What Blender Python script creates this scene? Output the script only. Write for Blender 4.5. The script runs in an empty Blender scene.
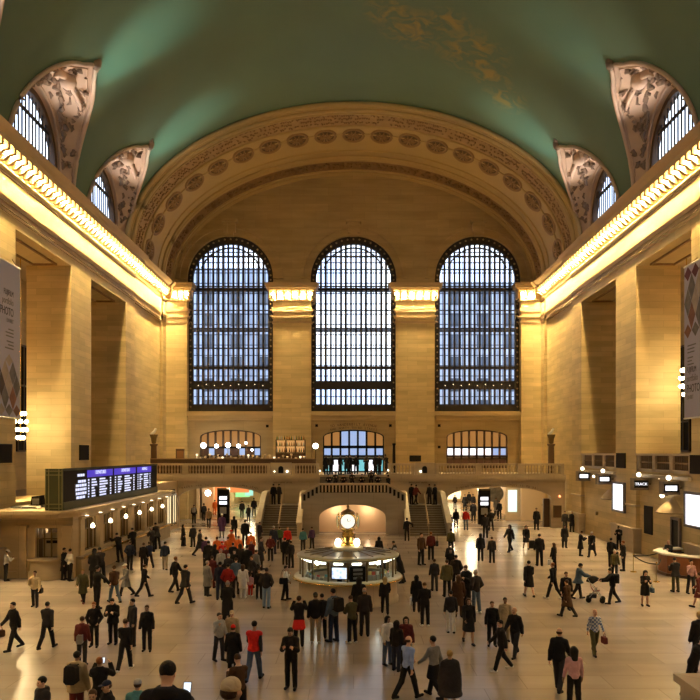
import bpy, bmesh, math, random
import numpy as np
from mathutils import Vector, Matrix
from mathutils.geometry import tessellate_polygon
random.seed(7)
PI = math.pi
SC = bpy.context.scene
COL = SC.collection
F, CX, HY, EYE = 740.0, 353.5, 453.0, 6.5      # focal in px, principal column, horizon row, eye height

def PX(px, d): return (px - CX) * d / F
def PZ(py, d): return EYE + (HY - py) * d / F
def DF(py, z=0.0): return (EYE - z) * F / (py - HY)

# ------------------------------------------------------------------ materials
MATS = {}
def nt(name):
    m = bpy.data.materials.new(name); m.use_nodes = True
    b = m.node_tree.nodes['Principled BSDF']
    return m, m.node_tree, b
def setc(b, col, rough=.6, metal=0., spec=None):
    b.inputs['Base Color'].default_value = (*col, 1)
    b.inputs['Roughness'].default_value = rough
    b.inputs['Metallic'].default_value = metal
    if spec is not None: b.inputs['Specular IOR Level'].default_value = spec
def plain(name, col, rough=.6, metal=0., var=.12, scale=3., spec=None):
    if name in MATS: return MATS[name]
    m, t, b = nt(name); setc(b, col, rough, metal, spec)
    tc = t.nodes.new('ShaderNodeTexCoord')
    n = t.nodes.new('ShaderNodeTexNoise'); n.inputs['Scale'].default_value = scale; n.inputs['Detail'].default_value = 3
    mx = t.nodes.new('ShaderNodeMix'); mx.data_type = 'RGBA'
    mx.inputs[6].default_value = (*[c * (1 - var) for c in col], 1)
    mx.inputs[7].default_value = (*[min(1, c * (1 + var)) for c in col], 1)
    t.links.new(tc.outputs['Object'], n.inputs['Vector'])
    t.links.new(n.outputs['Fac'], mx.inputs[0]); t.links.new(mx.outputs[2], b.inputs['Base Color'])
    MATS[name] = m; return m
def glow(name, col, strength, base=(.25, .25, .25)):
    if name in MATS: return MATS[name]
    m, t, b = nt(name); setc(b, base, .4)
    b.inputs['Emission Color'].default_value = (*col, 1); b.inputs['Emission Strength'].default_value = strength
    MATS[name] = m; return m
def stone(name, col, bw=1.5, rh=.55, rough=.55, var=.10, mortar=.75, msize=.012, spec=.3):
    m, t, b = nt(name); setc(b, col, rough, 0, spec)
    N = t.nodes.new; L = t.links.new
    g = N('ShaderNodeNewGeometry'); s = N('ShaderNodeSeparateXYZ'); L(g.outputs['Position'], s.inputs[0])
    a = N('ShaderNodeMath'); a.operation = 'ADD'; L(s.outputs[0], a.inputs[0]); L(s.outputs[1], a.inputs[1])
    c = N('ShaderNodeCombineXYZ'); L(a.outputs[0], c.inputs[0]); L(s.outputs[2], c.inputs[1])
    br = N('ShaderNodeTexBrick'); L(c.outputs[0], br.inputs['Vector'])
    br.inputs['Scale'].default_value = 1; br.inputs['Brick Width'].default_value = bw; br.inputs['Row Height'].default_value = rh
    br.inputs['Mortar Size'].default_value = msize; br.inputs['Bias'].default_value = 0
    br.inputs['Color1'].default_value = (*[x * (1 - var) for x in col], 1)
    br.inputs['Color2'].default_value = (*[x * (1 + var) for x in col], 1)
    br.inputs['Mortar'].default_value = (*[x * mortar for x in col], 1)
    mp = N('ShaderNodeMapping'); mp.inputs['Scale'].default_value = (.35, .35, 2.2); L(g.outputs['Position'], mp.inputs[0])
    n = N('ShaderNodeTexNoise'); n.inputs['Scale'].default_value = .8; n.inputs['Detail'].default_value = 5; L(mp.outputs[0], n.inputs['Vector'])
    r = N('ShaderNodeMapRange'); r.inputs[1].default_value = .3; r.inputs[2].default_value = .7; r.inputs[3].default_value = .86; r.inputs[4].default_value = 1.12
    L(n.outputs['Fac'], r.inputs[0])
    mx = N('ShaderNodeMix'); mx.data_type = 'RGBA'; mx.blend_type = 'MULTIPLY'; mx.inputs[0].default_value = 1
    L(br.outputs['Color'], mx.inputs[6]); L(r.outputs[0], mx.inputs[7]); L(mx.outputs[2], b.inputs['Base Color'])
    MATS[name] = m; return m

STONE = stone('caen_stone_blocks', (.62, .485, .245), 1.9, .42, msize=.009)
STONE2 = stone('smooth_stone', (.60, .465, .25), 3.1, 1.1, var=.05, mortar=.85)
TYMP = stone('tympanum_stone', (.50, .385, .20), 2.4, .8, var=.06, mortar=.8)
ARCHM = plain('arch_plaster', (.50, .37, .17), .6, var=.12, scale=.6)
ORN = plain('ornament_plaster', (.27, .17, .085), .7, var=.3, scale=3)
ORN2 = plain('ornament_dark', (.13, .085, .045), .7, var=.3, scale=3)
CORN = plain('cornice_stone', (.52, .38, .21), .6, var=.1, scale=1)
RELIEF = plain('relief_plaster', (.60, .44, .33), .7, var=.14, scale=1.4)
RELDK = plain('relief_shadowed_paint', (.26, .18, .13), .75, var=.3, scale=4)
BALM = stone('balcony_marble', (.50, .41, .28), 2.2, 4.0, rough=.4, var=.06)
GREYM = stone('stair_marble', (.34, .30, .24), 2.0, 1.2, rough=.4, var=.06)
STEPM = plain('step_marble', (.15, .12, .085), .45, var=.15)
IRON = plain('window_iron', (.035, .03, .03), .55, .3)
IRON2 = plain('window_iron_far', (.05, .06, .09), .6, .2)
BRONZE = plain('bronze', (.16, .115, .05), .4, .7)
GOLD = plain('polished_brass', (.80, .55, .16), .25, 1.0, var=.05)
BLACK = plain('black_paint', (.010, .009, .008), .6, spec=.15)
DARKW = plain('dark_wood', (.09, .045, .02), .45)
REDW = plain('red_wood', (.28, .10, .035), .4, var=.25)
WHITE = plain('white_top', (.82, .80, .74), .35, var=.03)
GREENM = plain('board_green_metal', (.055, .065, .035), .45, .5)
BULB = glow('bulb_glow', (1, .68, .27), 52)
LAMPG = glow('lamp_globe', (1, .86, .60), 5)
RAILM = plain('handrail_bronze', (.46, .36, .22), .55)
LAMPW = glow('lamp_white', (1, .92, .78), 13)
SCRW = glow('screen_white', (.93, .93, 1.0), 1.5)
CLOCKG = glow('clock_face', (1, .97, .84), .95)

# ------------------------------------------------------------------ mesh builder
class MB:
    def __init__(s): s.v = []; s.f = []; s.mi = []; s.cur = 0; s.sm = []
    def add(s, vs, fs, smooth=False):
        o = len(s.v); s.v += [tuple(p) for p in vs]
        for f in fs: s.f.append(tuple(i + o for i in f)); s.mi.append(s.cur); s.sm.append(smooth)
        return s
    def box(s, x0, x1, y0, y1, z0, z1):
        if x0 > x1: x0, x1 = x1, x0
        if y0 > y1: y0, y1 = y1, y0
        if z0 > z1: z0, z1 = z1, z0
        return s.add([(x0,y0,z0),(x1,y0,z0),(x1,y1,z0),(x0,y1,z0),(x0,y0,z1),(x1,y0,z1),(x1,y1,z1),(x0,y1,z1)],
              [(0,3,2,1),(4,5,6,7),(0,1,5,4),(1,2,6,5),(2,3,7,6),(3,0,4,7)])
    def grid(s, rows, smooth=True, closeu=False):
        n = len(rows[0]); vs = [p for r in rows for p in r]; fs = []
        for i in range(len(rows) - 1):
            for j in range(n if closeu else n - 1):
                k = (j + 1) % n
                fs.append((i*n+j, i*n+k, (i+1)*n+k, (i+1)*n+j))
        return s.add(vs, fs, smooth)
    def lathe(s, c, prof, n=16, smooth=True, ax='z', a0=0, a1=2*PI):
        full = abs(a1 - a0 - 2*PI) < 1e-6
        rows = []
        for r, h in prof:
            row = []
            for i in range(n if full else n + 1):
                a = a0 + (a1 - a0) * i / n
                u, w = r*math.cos(a), r*math.sin(a)
                row.append({'z': (c[0]+u, c[1]+w, c[2]+h), 'x': (c[0]+h, c[1]+u, c[2]+w), 'y': (c[0]+u, c[1]+h, c[2]+w)}[ax])
            rows.append(row)
        return s.grid(rows, smooth, full)
    def ball(s, c, r, n=10, m=6, sz=1.):
        return s.lathe(c, [(max(1e-4, r*math.sin(PI*i/m)), -r*sz*math.cos(PI*i/m)) for i in range(m+1)], n)
    def tube(s, pts, r, n=6, smooth=True):
        pts = [Vector(p) for p in pts]; rows = []
        for i, p in enumerate(pts):
            t = (pts[min(i+1, len(pts)-1)] - pts[max(i-1, 0)]).normalized()
            u = t.cross(Vector((0,0,1)) if abs(t.z) < .9 else Vector((1,0,0))).normalized(); w = t.cross(u)
            rr = r[i] if isinstance(r, (list, tuple)) else r
            rows.append([p + rr*(math.cos(2*PI*k/n)*u + math.sin(2*PI*k/n)*w) for k in range(n)])
        s.grid(rows, smooth, True)
        for row, rev in ((rows[0], True), (rows[-1], False)):
            s.add(row, [tuple(range(n))[::-1] if rev else tuple(range(n))])
        return s
    def extr(s, loop, a0, a1, axis='y'):
        """closed 2D loop extruded along axis; loop coords are the other two axes in order"""
        def P(u, w, a): return {'y': (u, a, w), 'x': (a, u, w), 'z': (u, w, a)}[axis]
        n = len(loop); vs = [P(*q, a0) for q in loop] + [P(*q, a1) for q in loop]
        fs = [(i, (i+1) % n, n+(i+1) % n, n+i) for i in range(n)]
        for tri in tessellate_polygon([[Vector((q[0], q[1], 0)) for q in loop]]):
            fs.append(tuple(tri)); fs.append(tuple(n+i for i in tri[::-1]))
        return s.add(vs, fs)
    def plate(s, outer, holes, a0, a1, axis='y'):
        def P(u, w, a): return {'y': (u, a, w), 'x': (a, u, w), 'z': (u, w, a)}[axis]
        loops = [outer] + list(holes); flat = [q for l in loops for q in l]; n = len(flat)
        vs = [P(*q, a0) for q in flat] + [P(*q, a1) for q in flat]; fs = []
        for tri in tessellate_polygon([[Vector((q[0], q[1], 0)) for q in l] for l in loops]):
            fs.append(tuple(tri)); fs.append(tuple(n+i for i in tri[::-1]))
        o = 0
        for l in loops:
            k = len(l)
            for i in range(k): fs.append((o+i, o+(i+1) % k, n+o+(i+1) % k, n+o+i))
            o += k
        return s.add(vs, fs)
    def build(s, name, mat, parent=None, loc=None, world=True):
        """verts are world coords (world=True): shifted by the parent's / own origin"""
        me = bpy.data.meshes.new(name)
        off = Vector(loc) if loc is not None else (wloc(parent) if parent is not None else Vector((0,0,0)))
        vs = [(p[0]-off.x, p[1]-off.y, p[2]-off.z) for p in s.v] if world else s.v
        me.from_pydata(vs, [], s.f)
        for m in (mat if isinstance(mat, (list, tuple)) else [mat]): me.materials.append(m)
        me.polygons.foreach_set('material_index', s.mi); me.polygons.foreach_set('use_smooth', s.sm)
        bm = bmesh.new(); bm.from_mesh(me); bmesh.ops.recalc_face_normals(bm, faces=bm.faces); bm.to_mesh(me); bm.free()
        me.update()
        o = bpy.data.objects.new(name, me); COL.objects.link(o)
        if parent is not None:
            o.parent = parent
            if loc is not None: o.location = off - wloc(parent)
        elif loc is not None: o.location = off
        return o
def wloc(o):
    v = Vector((0,0,0))
    while o is not None: v = v + o.location; o = o.parent
    return v
def tag(o, label=None, cat=None, group=None, kind=None):
    if label: o['label'] = label
    if cat: o['category'] = cat
    if group: o['group'] = group
    if kind: o['kind'] = kind
    return o
def thing(name, label, cat, loc=(0,0,0), rz=0, group=None):
    o = bpy.data.objects.new(name, None); COL.objects.link(o); o.empty_display_size = .1
    o.location = loc; o.rotation_euler = (0, 0, rz)
    return tag(o, label, cat, group)
def struct(name, mb, mat, parent=None, label=None):
    o = mb.build(name, mat, parent)
    if parent is None: o['kind'] = 'structure'
    if label: o['label'] = label
    return o
def kids(o): return [c for c in bpy.data.objects if c.parent == o]
def link_copy(o, parent=None, loc=None, rz=None):
    c = o.copy(); COL.objects.link(c)
    if parent is not None: c.parent = parent
    if loc is not None: c.location = loc
    if rz is not None: c.rotation_euler = (0, 0, rz)
    return c
def arc(cx, cz, rx, rz, a0, a1, n): return [(cx + rx*math.cos(a0+(a1-a0)*i/n), cz + rz*math.sin(a0+(a1-a0)*i/n)) for i in range(n+1)]
def arch_loop(cx, hw, z0, zs, zt, n=24):
    """opening outline: straight sides to zs and an elliptical head to zt"""
    return [(cx-hw, z0), (cx+hw, z0)] + arc(cx, zs, hw, zt-zs, 0, PI, n)
def text(body, name, size, mat, parent, loc, rot, ext=.01, align='CENTER', sx=1.0):
    cu = bpy.data.curves.new(name, 'FONT'); cu.body = body; cu.size = size; cu.extrude = ext; cu.align_x = align; cu.align_y = 'CENTER'
    t = bpy.data.objects.new(name+'_src', cu); COL.objects.link(t)
    dg = bpy.context.evaluated_depsgraph_get(); me = bpy.data.meshes.new_from_object(t.evaluated_get(dg))
    bpy.data.objects.remove(t); me.name = name
    me.materials.clear(); me.materials.append(mat)
    o = bpy.data.objects.new(name, me); COL.objects.link(o)
    o.scale = (sx, 1, 1); o.rotation_euler = rot; o.location = Vector(loc) - (wloc(parent) if parent else Vector())
    if parent: o.parent = parent
    return o
# ------------------------------------------------------------------ room constants
W = 18.4; YB = -12.0; YW = 72.6           # half width, back end, far wall pilaster face
ZS = 22.9; VA, VB = 18.25, 11.6           # vault springing and semi axes
OPEN = [(-6.1, 1.8), (5.5, 13.5), (17.1, 25.1), (28.7, 36.7), (40.3, 48.2), (51.9, 59.8)]
ZO0, ZO1 = 5.35, 18.7

# floor -------------------------------------------------------------
m, t, b = nt('floor_marble'); setc(b, (.5, .42, .33), .3)
N = t.nodes.new; L = t.links.new
g = N('ShaderNodeNewGeometry')
br = N('ShaderNodeTexBrick'); L(g.outputs['Position'], br.inputs['Vector'])
br.offset = .5; br.inputs['Scale'].default_value = 1; br.inputs['Brick Width'].default_value = 2.4; br.inputs['Row Height'].default_value = 1.2
br.inputs['Mortar Size'].default_value = .012
br.inputs['Color1'].default_value = (.365, .305, .26, 1); br.inputs['Color2'].default_value = (.43, .36, .305, 1); br.inputs['Mortar'].default_value = (.30, .245, .185, 1)
mp = N('ShaderNodeMapping'); mp.inputs['Scale'].default_value = (.25, .9, 1); L(g.outputs['Position'], mp.inputs[0])
n = N('ShaderNodeTexNoise'); n.inputs['Scale'].default_value = .7; n.inputs['Detail'].default_value = 5; L(mp.outputs[0], n.inputs['Vector'])
r = N('ShaderNodeMapRange'); r.inputs[1].default_value = .3; r.inputs[2].default_value = .7; r.inputs[3].default_value = .80; r.inputs[4].default_value = 1.1; L(n.outputs['Fac'], r.inputs[0])
mx = N('ShaderNodeMix'); mx.data_type = 'RGBA'; mx.blend_type = 'MULTIPLY'; mx.inputs[0].default_value = 1
L(br.outputs['Color'], mx.inputs[6]); L(r.outputs[0], mx.inputs[7]); L(mx.outputs[2], b.inputs['Base Color'])
r2 = N('ShaderNodeMapRange'); r2.inputs[3].default_value = .15; r2.inputs[4].default_value = .27; L(n.outputs['Fac'], r2.inputs[0]); L(r2.outputs[0], b.inputs['Roughness'])
FLOORM = m
struct('floor', MB().box(-26, 26, YB, 105, -.3, 0), FLOORM)

# side walls ---------------------------------------------------------
for s, side in ((-1, 'left'), (1, 'right')):
    mb = MB(); ZO0 = 3.75 if s < 0 else 5.35
    holes = [[(y0, ZO0), (y1, ZO0), (y1, ZO1), (y0, ZO1)] for y0, y1 in OPEN]
    x0, x1 = s*(W+.25), s*21.3
    mb.plate([(YB, 0), (74.2, 0), (74.2, 22.3), (YB, 22.3)], holes, x0, x1, 'x')
    ed = [YB] + [v for o in OPEN for v in o] + [62.3]
    for i in range(0, len(ed), 2): mb.box(s*W, s*(W+.26), ed[i], ed[i+1], 0, ZO1)
    mb.box(s*W, s*(W+.26), YB, 62.3, ZO1, 22.3)
    mb.box(s*W, s*(W+.26), 71.3, 73.3, 0, 22.3)
    mb.box(s*(W+.1), s*(W+.26), 62.3, 71.3, 20.0, 22.3)
    struct('wall_'+side, mb, STONE)
    # corridor behind the openings
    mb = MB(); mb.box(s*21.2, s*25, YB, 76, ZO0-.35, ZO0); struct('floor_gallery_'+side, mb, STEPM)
    mb = MB(); mb.box(s*21.2, s*25.2, YB, 76, 19.6, 20.0); struct('ceiling_gallery_'+side, mb, STONE2)
    mb = MB(); mb.box(s*25, s*25.3, YB, 76, 0, 20)
    struct('wall_outer_'+side, mb, STONE2)
    # dark tall gallery windows on the outer wall
    for k, (y0, y1) in enumerate(OPEN[2:]):
        mb = MB()
        for j in range(3):
            a = y0 + .3 + j*2.5
            mb.box(s*24.85, s*25.0, a, a+2.1, 6.6, 14.6)
        w_ = struct('window_gallery_%s_%d' % (side, k+1), mb, BLACK)
        fr = MB()
        for j in range(3):
            a = y0 + .3 + j*2.5
            for z in (6.6, 8.8, 11.5, 14.5): fr.box(s*24.78, s*24.86, a, a+2.1, z, z+.12)
            for q in (0, 1.0, 2.0): fr.box(s*24.78, s*24.86, a+q, a+q+.08, 6.6, 14.6)
        fr.build('window_frame', BRONZE, w_)
    # pier plinths on the concourse floor
    mb = MB()
    for i in range(1, len(ed)-1, 2):
        if i+1 < len(ed)-1: a, bb = ed[i+0+1-1+0], 0
    piers = [(OPEN[i][1], OPEN[i+1][0]) for i in range(len(OPEN)-1)] + [(59.8, 62.3), (71.3, 72.6)]
    for a, bb in piers:
        mb.box(s*(W-.28), s*(W+.3), a-.25, bb+.25, 0, 1.45)
        mb.box(s*(W-.36), s*(W+.3), a-.33, bb+.33, 1.45, 1.6)
        mb.box(s*(W-.10), s*(W+.3), a-.1, bb+.1, 3.0, 3.12)
    struct('trim_plinth_'+side, mb, BALM)
    # coffer line under each lintel
    mb = MB()
    for y0, y1 in OPEN[2:]:
        for q in (0.5,):
            mb.box(s*(W+.7), s*(W+.8), y0+q, y1-q, ZO1-.12, ZO1); mb.box(s*20.6, s*20.7, y0+q, y1-q, ZO1-.12, ZO1)
            mb.box(s*(W+.7), s*20.7, y0+q, y0+q+.1, ZO1-.12, ZO1); mb.box(s*(W+.7), s*20.7, y1-q-.1, y1-q, ZO1-.12, ZO1)
    struct('trim_coffer_'+side, mb, ORN)
    # parapets in the openings
    for k, (y0, y1) in enumerate(OPEN[2:] if s > 0 else []):
        mb = MB(); xa, xb = s*(W+.05), s*(W+.45)
        mb.box(xa, xb, y0, y1, ZO0-.02, ZO0+.16); mb.box(s*(W-.06), s*(W+.5), y0, y1, ZO0+.98, ZO0+1.12)
        n = 4 if y0 < 45 else 4
        for i in range(n): yy = y0 + (y1-y0-.45)*i/(n-1); mb.box(xa, xb, yy, yy+.45, ZO0, ZO0+1.0)
        mb.box(s*(W-.22), s*(W+.3), y0-.1, y1+.1, ZO0-.38, ZO0-.18)
        o = struct('trim_parapet_%s_%d' % (side, k+1), mb, BALM)
        pm = MB()
        for i in range(n-1):
            a = y0 + (y1-y0-.45)*i/(n-1)+.45; c = y0 + (y1-y0-.45)*(i+1)/(n-1)
            pm.box(s*(W+.22), s*(W+.3), a, c, ZO0+.1, ZO0+1)
            for q in range(7):
                yy = a + (c-a)*(q+.5)/7; pm.box(s*(W+.12), s*(W+.24), yy-.04, yy+.04, ZO0+.16, ZO0+.98)
            pm.box(s*(W+.12), s*(W+.24), a, c, ZO0+.52, ZO0+.6)
        pm.build('parapet_grille', plain('grille_brown', (.17, .12, .07), .5), o)
    # cornice --------------------------------------------------------
    mb = MB()
    def prof(pts): return [(s*(W - u), z) for u, z in pts]
    brk = 62.3
    for a, c, off in ((YB, brk, 0), (brk, 71.3, -.16), (71.3, 73.2, 0)):
        mb.extr(prof([(off-.3, 19.25), (off+.04, 19.25), (off+.07, 19.38), (off+.02, 19.42), (off-.3, 19.45)]), a, c)
        mb.extr(prof([(off-.3, 19.75), (off+.04, 19.75), (off+.09, 19.98), (off+.09, 20.06), (off+.02, 20.1), (off-.3, 20.15)]), a, c)
        mb.extr(prof([(off-.3, 21.35), (off+.06, 21.35), (off+.14, 21.5), (off+.14, 21.6), (off-.3, 21.6)]), a, c)
        mb.extr(prof([(off-.3, 22.35), (off+.80, 22.35), (off+.82, 22.64), (off+1.02, 22.78), (off+1.2, 23.0), (off+.2, 23.15), (off-.3, 23.15)]), a, c)
    co = struct('trim_cornice_'+side, mb, CORN)
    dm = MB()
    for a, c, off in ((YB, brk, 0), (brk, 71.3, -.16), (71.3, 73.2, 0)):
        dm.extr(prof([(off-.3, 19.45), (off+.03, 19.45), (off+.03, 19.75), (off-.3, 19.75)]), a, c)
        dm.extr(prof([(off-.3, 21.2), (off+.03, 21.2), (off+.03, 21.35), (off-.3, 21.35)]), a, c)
    dm.build('shade_lattice_band', ORN2, co)  # dark colour paints in the shadow lines along with the dark lattice moulding
    md = MB(); y = -11.8; ys = []
    while y < 72.3:
        md.extr(prof([(.0, 21.75), (.25, 21.78), (.5, 22.0), (.78, 22.05), (.78, 22.35), (0, 22.35)]), y-.13, y+.13); ys.append(y+.345); y += .69
    md.build('modillion_band', CORN, co)
    stf = MB(); first = None
    for y in ys[:-2]:
        c = (s*(W-.5), y, 22.14)
        if y < 33: stf.ball(c, .16, 8, 5); continue
        if first is None: first = MB().ball(c, .16, 10, 6).build('bulb', BULB, co, loc=c)
        else: link_copy(first, co, c)
    o = stf.build('bulb', BULB, co); o['kind'] = 'stuff'

# added warm area strips, not fixtures, boosting the cornice bulbs' wash on the walls
def strip(x, y, z, lx, ly, e, spread=110):
    l = bpy.data.lights.new('cornice_wash_fill', 'AREA'); l.shape = 'RECTANGLE'; l.size = lx; l.size_y = ly; l.energy = e; l.color = (1, .70, .30); l.spread = math.radians(spread)
    o = bpy.data.objects.new('cornice_wash_fill', l); COL.objects.link(o); o.location = (x, y, z); return o
for s in (-1, 1):
    for k in range(6): strip(s*(W-.42), 6.4+12*k-.2, 22.3, .16, 11.8, 7200, 75)
# far wall ------------------------------------------------------------
s10 = F/YW
WINX = [PX(230.5, 73.4), PX(353.5, 73.4), PX(477.5, 73.4)]
WHW = 4.25; WZ0, WZS, WZT = 10.6, 23.75, 28.0
holes = [arch_loop(x, WHW, WZ0, WZS, WZT, 32) for x in WINX]
LOWX = [PX(230.5, 73.4), 0, PX(477, 73.4)]
holes += [arch_loop(x, 3.03, 4.62 if i == 1 else 5.0, 8.1, 8.8, 16) for i, x in enumerate(LOWX)]
PASS = [(-15.2, -7.7), (8.0, 16.0)]
holes += [[(a, .0), (b_, .0), (b_, 3.7), (a, 3.7)] for a, b_ in PASS]
holes[-1] = [(a, z+.01 if z == 0 else z) for a, z in holes[-1]]; holes[-2] = [(a, z+.01 if z == 0 else z) for a, z in holes[-2]]
outer = [(-19, 0), (19, 0), (19, ZS)] + arc(0, ZS, 18.9, VB+.5, 0, PI, 64) + [(-19, ZS)]
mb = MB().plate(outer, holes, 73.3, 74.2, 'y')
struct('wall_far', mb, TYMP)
mb = MB()
PIL = [(-18.66, PX(187, YW)), (PX(273, YW), PX(311, YW)), (PX(396, YW), PX(434.5, YW)), (PX(521, YW), 18.66)]
for a, b_ in PIL: mb.box(a, b_, YW, 73.4, 0, 22.4)
struct('wall_far_pilasters', mb, STONE)
for k, (a, b_) in enumerate(PIL):
    mb = MB(); a0, b0 = (a-.05 if abs(a) < 18 else a), (b_+.05 if abs(b_) < 18 else b_)
    def sl(o, z0, z1): mb.box(a0-(o if abs(a) < 18 else 0), b0+(o if abs(b_) < 18 else 0), YW-o, 73.4, z0, z1)
    sl(.05, 19.25, 19.42); sl(.10, 19.8, 20.0); sl(.06, 20.35, 20.75); sl(.1, 21.45, 21.6); sl(.42, 22.4, 22.6); sl(.6, 22.6, 22.85); sl(.7, 22.85, 23.1)
    co = struct('trim_capital_%d' % (k+1), mb, CORN)
    md = MB(); bl = None
    n = max(2, round((b0-a0+.6)/.69)); lo, hi = a0-(.3 if abs(a) < 18 else -.9), b0+(.3 if abs(b_) < 18 else -.9)
    n = round((hi-lo)/.69)
    for i in range(n+1):
        x = lo + (hi-lo)*i/n; md.box(x-.08, x+.08, YW-.4, 73.2, 21.62, 22.4)
        if i < n:
            c = (x+(hi-lo)/n/2, YW-.3, 22.05)
            if bl is None: bl = MB().ball(c, .17, 10, 6).build('bulb', BULB, co, loc=c)
            else: link_copy(bl, co, c)
    md.build('modillion_band', CORN, co)
    strip((lo+hi)/2, YW-.28, 22.36, hi-lo-.3, .14, 750*(hi-lo), 75)  # added fill strip strengthening the wash of the capital's bulbs
# archivolts, keystones, sills
for k, x in enumerate(WINX):
    mb = MB()
    for r0, r1, pr in ((4.25, 4.5, .22), (4.5, 4.95, .08), (4.95, 5.25, .26)):
        o_ = arc(x, WZS, r1, r1, 0, PI, 36); i_ = arc(x, WZS, r0, r0, PI, 0, 36)
        mb.plate(o_+i_, [], 73.3-pr, 73.32, 'y')
    mb.extr([(x-.38, WZT-.1), (x+.38, WZT-.1), (x+.5, WZT+1.2), (x-.5, WZT+1.2)], 72.7, 73.32)
    mb.box(x-.75, x+.75, 72.55, 73.32, WZT+1.2, WZT+1.5); mb.box(x-.6, x-.15, 72.58, 73, WZT+.2, WZT+1.1); mb.box(x+.15, x+.6, 72.58, 73, WZT+.2, WZT+1.1)
    struct('trim_archivolt_%d' % (k+1), mb, TYMP)
    mb = MB(); mb.box(x-4.35, x+4.35, 72.7, 73.32, 10.15, 10.6); mb.box(x-4.2, x+4.2, 72.95, 73.32, 9.75, 10.15)
    struct('trim_sill_%d' % (k+1), mb, STONE2)

# tall windows: two iron screens with a walkway between them
for k, x in enumerate(WINX):
    root = bpy.data.objects.new('window_%d' % (k+1), None); COL.objects.link(root); root.location = (x, 73.8, WZ0); root['kind'] = 'structure'
    root['label'] = ['left tall arched iron window with blue daylight', 'middle tall arched iron window with brightest daylight', 'right tall arched iron window with pale daylight'][k]
    ya, yb = 73.55, 73.75
    mb = MB(); mb.plate(arch_loop(x, WHW, WZ0, WZS, WZT, 32), [arch_loop(x, 3.72, WZ0+.75, WZS, WZT-.75, 32)], ya-.05, yb+.1, 'y')
    mb.build('window_frame', IRON, root); mb = MB()
    for i in range(22):
        z = WZ0+.5+i*.6
        for q in (-1, 1): mb.ball((x+q*3.98, ya-.06, z), .09, 6, 4)
    for a, c in arc(x, WZS, 3.98, 3.98, .1, PI-.1, 20): mb.ball((a, ya-.06, c), .1, 6, 4)
    mb.build('frame_studs', plain('stud_bronze', (.38, .30, .18), .4), root)
    def zt(u, r=3.75): return WZS + math.sqrt(max(0, r*r-u*u))
    mb = MB()
    for i in range(1, 15):
        u = -3.75+.5*i; mb.box(x+u-.10, x+u+.10, ya, yb, WZ0+.7, zt(u))
    def hw(z): return 3.75 if z <= WZS else math.sqrt(max(0, 3.75**2-(z-WZS)**2))
    for py, th in ((289, .30), (286, .1), (310, .09), (328, .10), (331, .1), (348, .12), (367.5, .26), (381.5, .16), (388.5, .16), (269, .08), (256, .14)):
        z = PZ(py, 73.4); h_ = hw(z); mb.box(x-h_, x+h_, ya-.03, yb+.03, z-th/2, z+th/2)
    o_ = arc(x, WZS, 3.2, 3.2, PI*.12, PI*.88, 28); i_ = arc(x, WZS, 3.08, 3.08, PI*.88, PI*.12, 28)
    mb.plate(o_+i_, [], ya, yb, 'y')
    mb.box(x-3.75, x+3.75, ya+.05, yb, PZ(388, 73.4), PZ(382, 73.4))
    mb.build('mullion_grid', IRON, root)
    # outer screen and its walkways
    mb = MB(); yc = 75.4
    for i in range(0, 31):
        u = -4.4+.293*i; mb.box(x+u-.03, x+u+.03, yc, yc+.08, WZ0-1, zt(u, 4.6))
    for i in range(16):
        z = WZ0+.6+i*1.05; h_ = 4.5 if z < WZS else math.sqrt(max(0, 4.6**2-(z-WZS)**2)); mb.box(x-h_, x+h_, yc-.02, yc+.1, z-.04, z+.04)
    mb.build('outer_mullion_grid', IRON2, root)
    mb = MB()
    for py in (289, 328, 367.5): z = PZ(py, 74); mb.box(x-4.5, x+4.5, 74.0, 75.3, z-.06, z)
    mb.build('walkway', IRON2, root)
    # bead bulbs on the sill-level rail
    bl = None
    for i in range(9 if k != 1 else 0):
        c = (x-3.2+i*.8, ya-.1, PZ(385, 73.4)+(.06 if i % 2 else -.05))
        if bl is None: bl = MB().ball(c, .05, 6, 4).build('bulb', glow('bead_bulb', (1, .85, .6), 1.6), root, loc=c)
        else: link_copy(bl, root, c - root.location if isinstance(c, Vector) else Vector(c)-root.location)
    # reveal walls outside so daylight only comes through the glass
    mb = MB(); mb.plate(arch_loop(x, 5.0, WZ0-1.2, WZS, WZT+.9, 32), [arch_loop(x, 4.6, WZ0-1, WZS, WZT+.5, 32)], 74.2, 75.6, 'y')
    struct('wall_window_reveal_%d' % (k+1), mb, STONE2)

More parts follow.
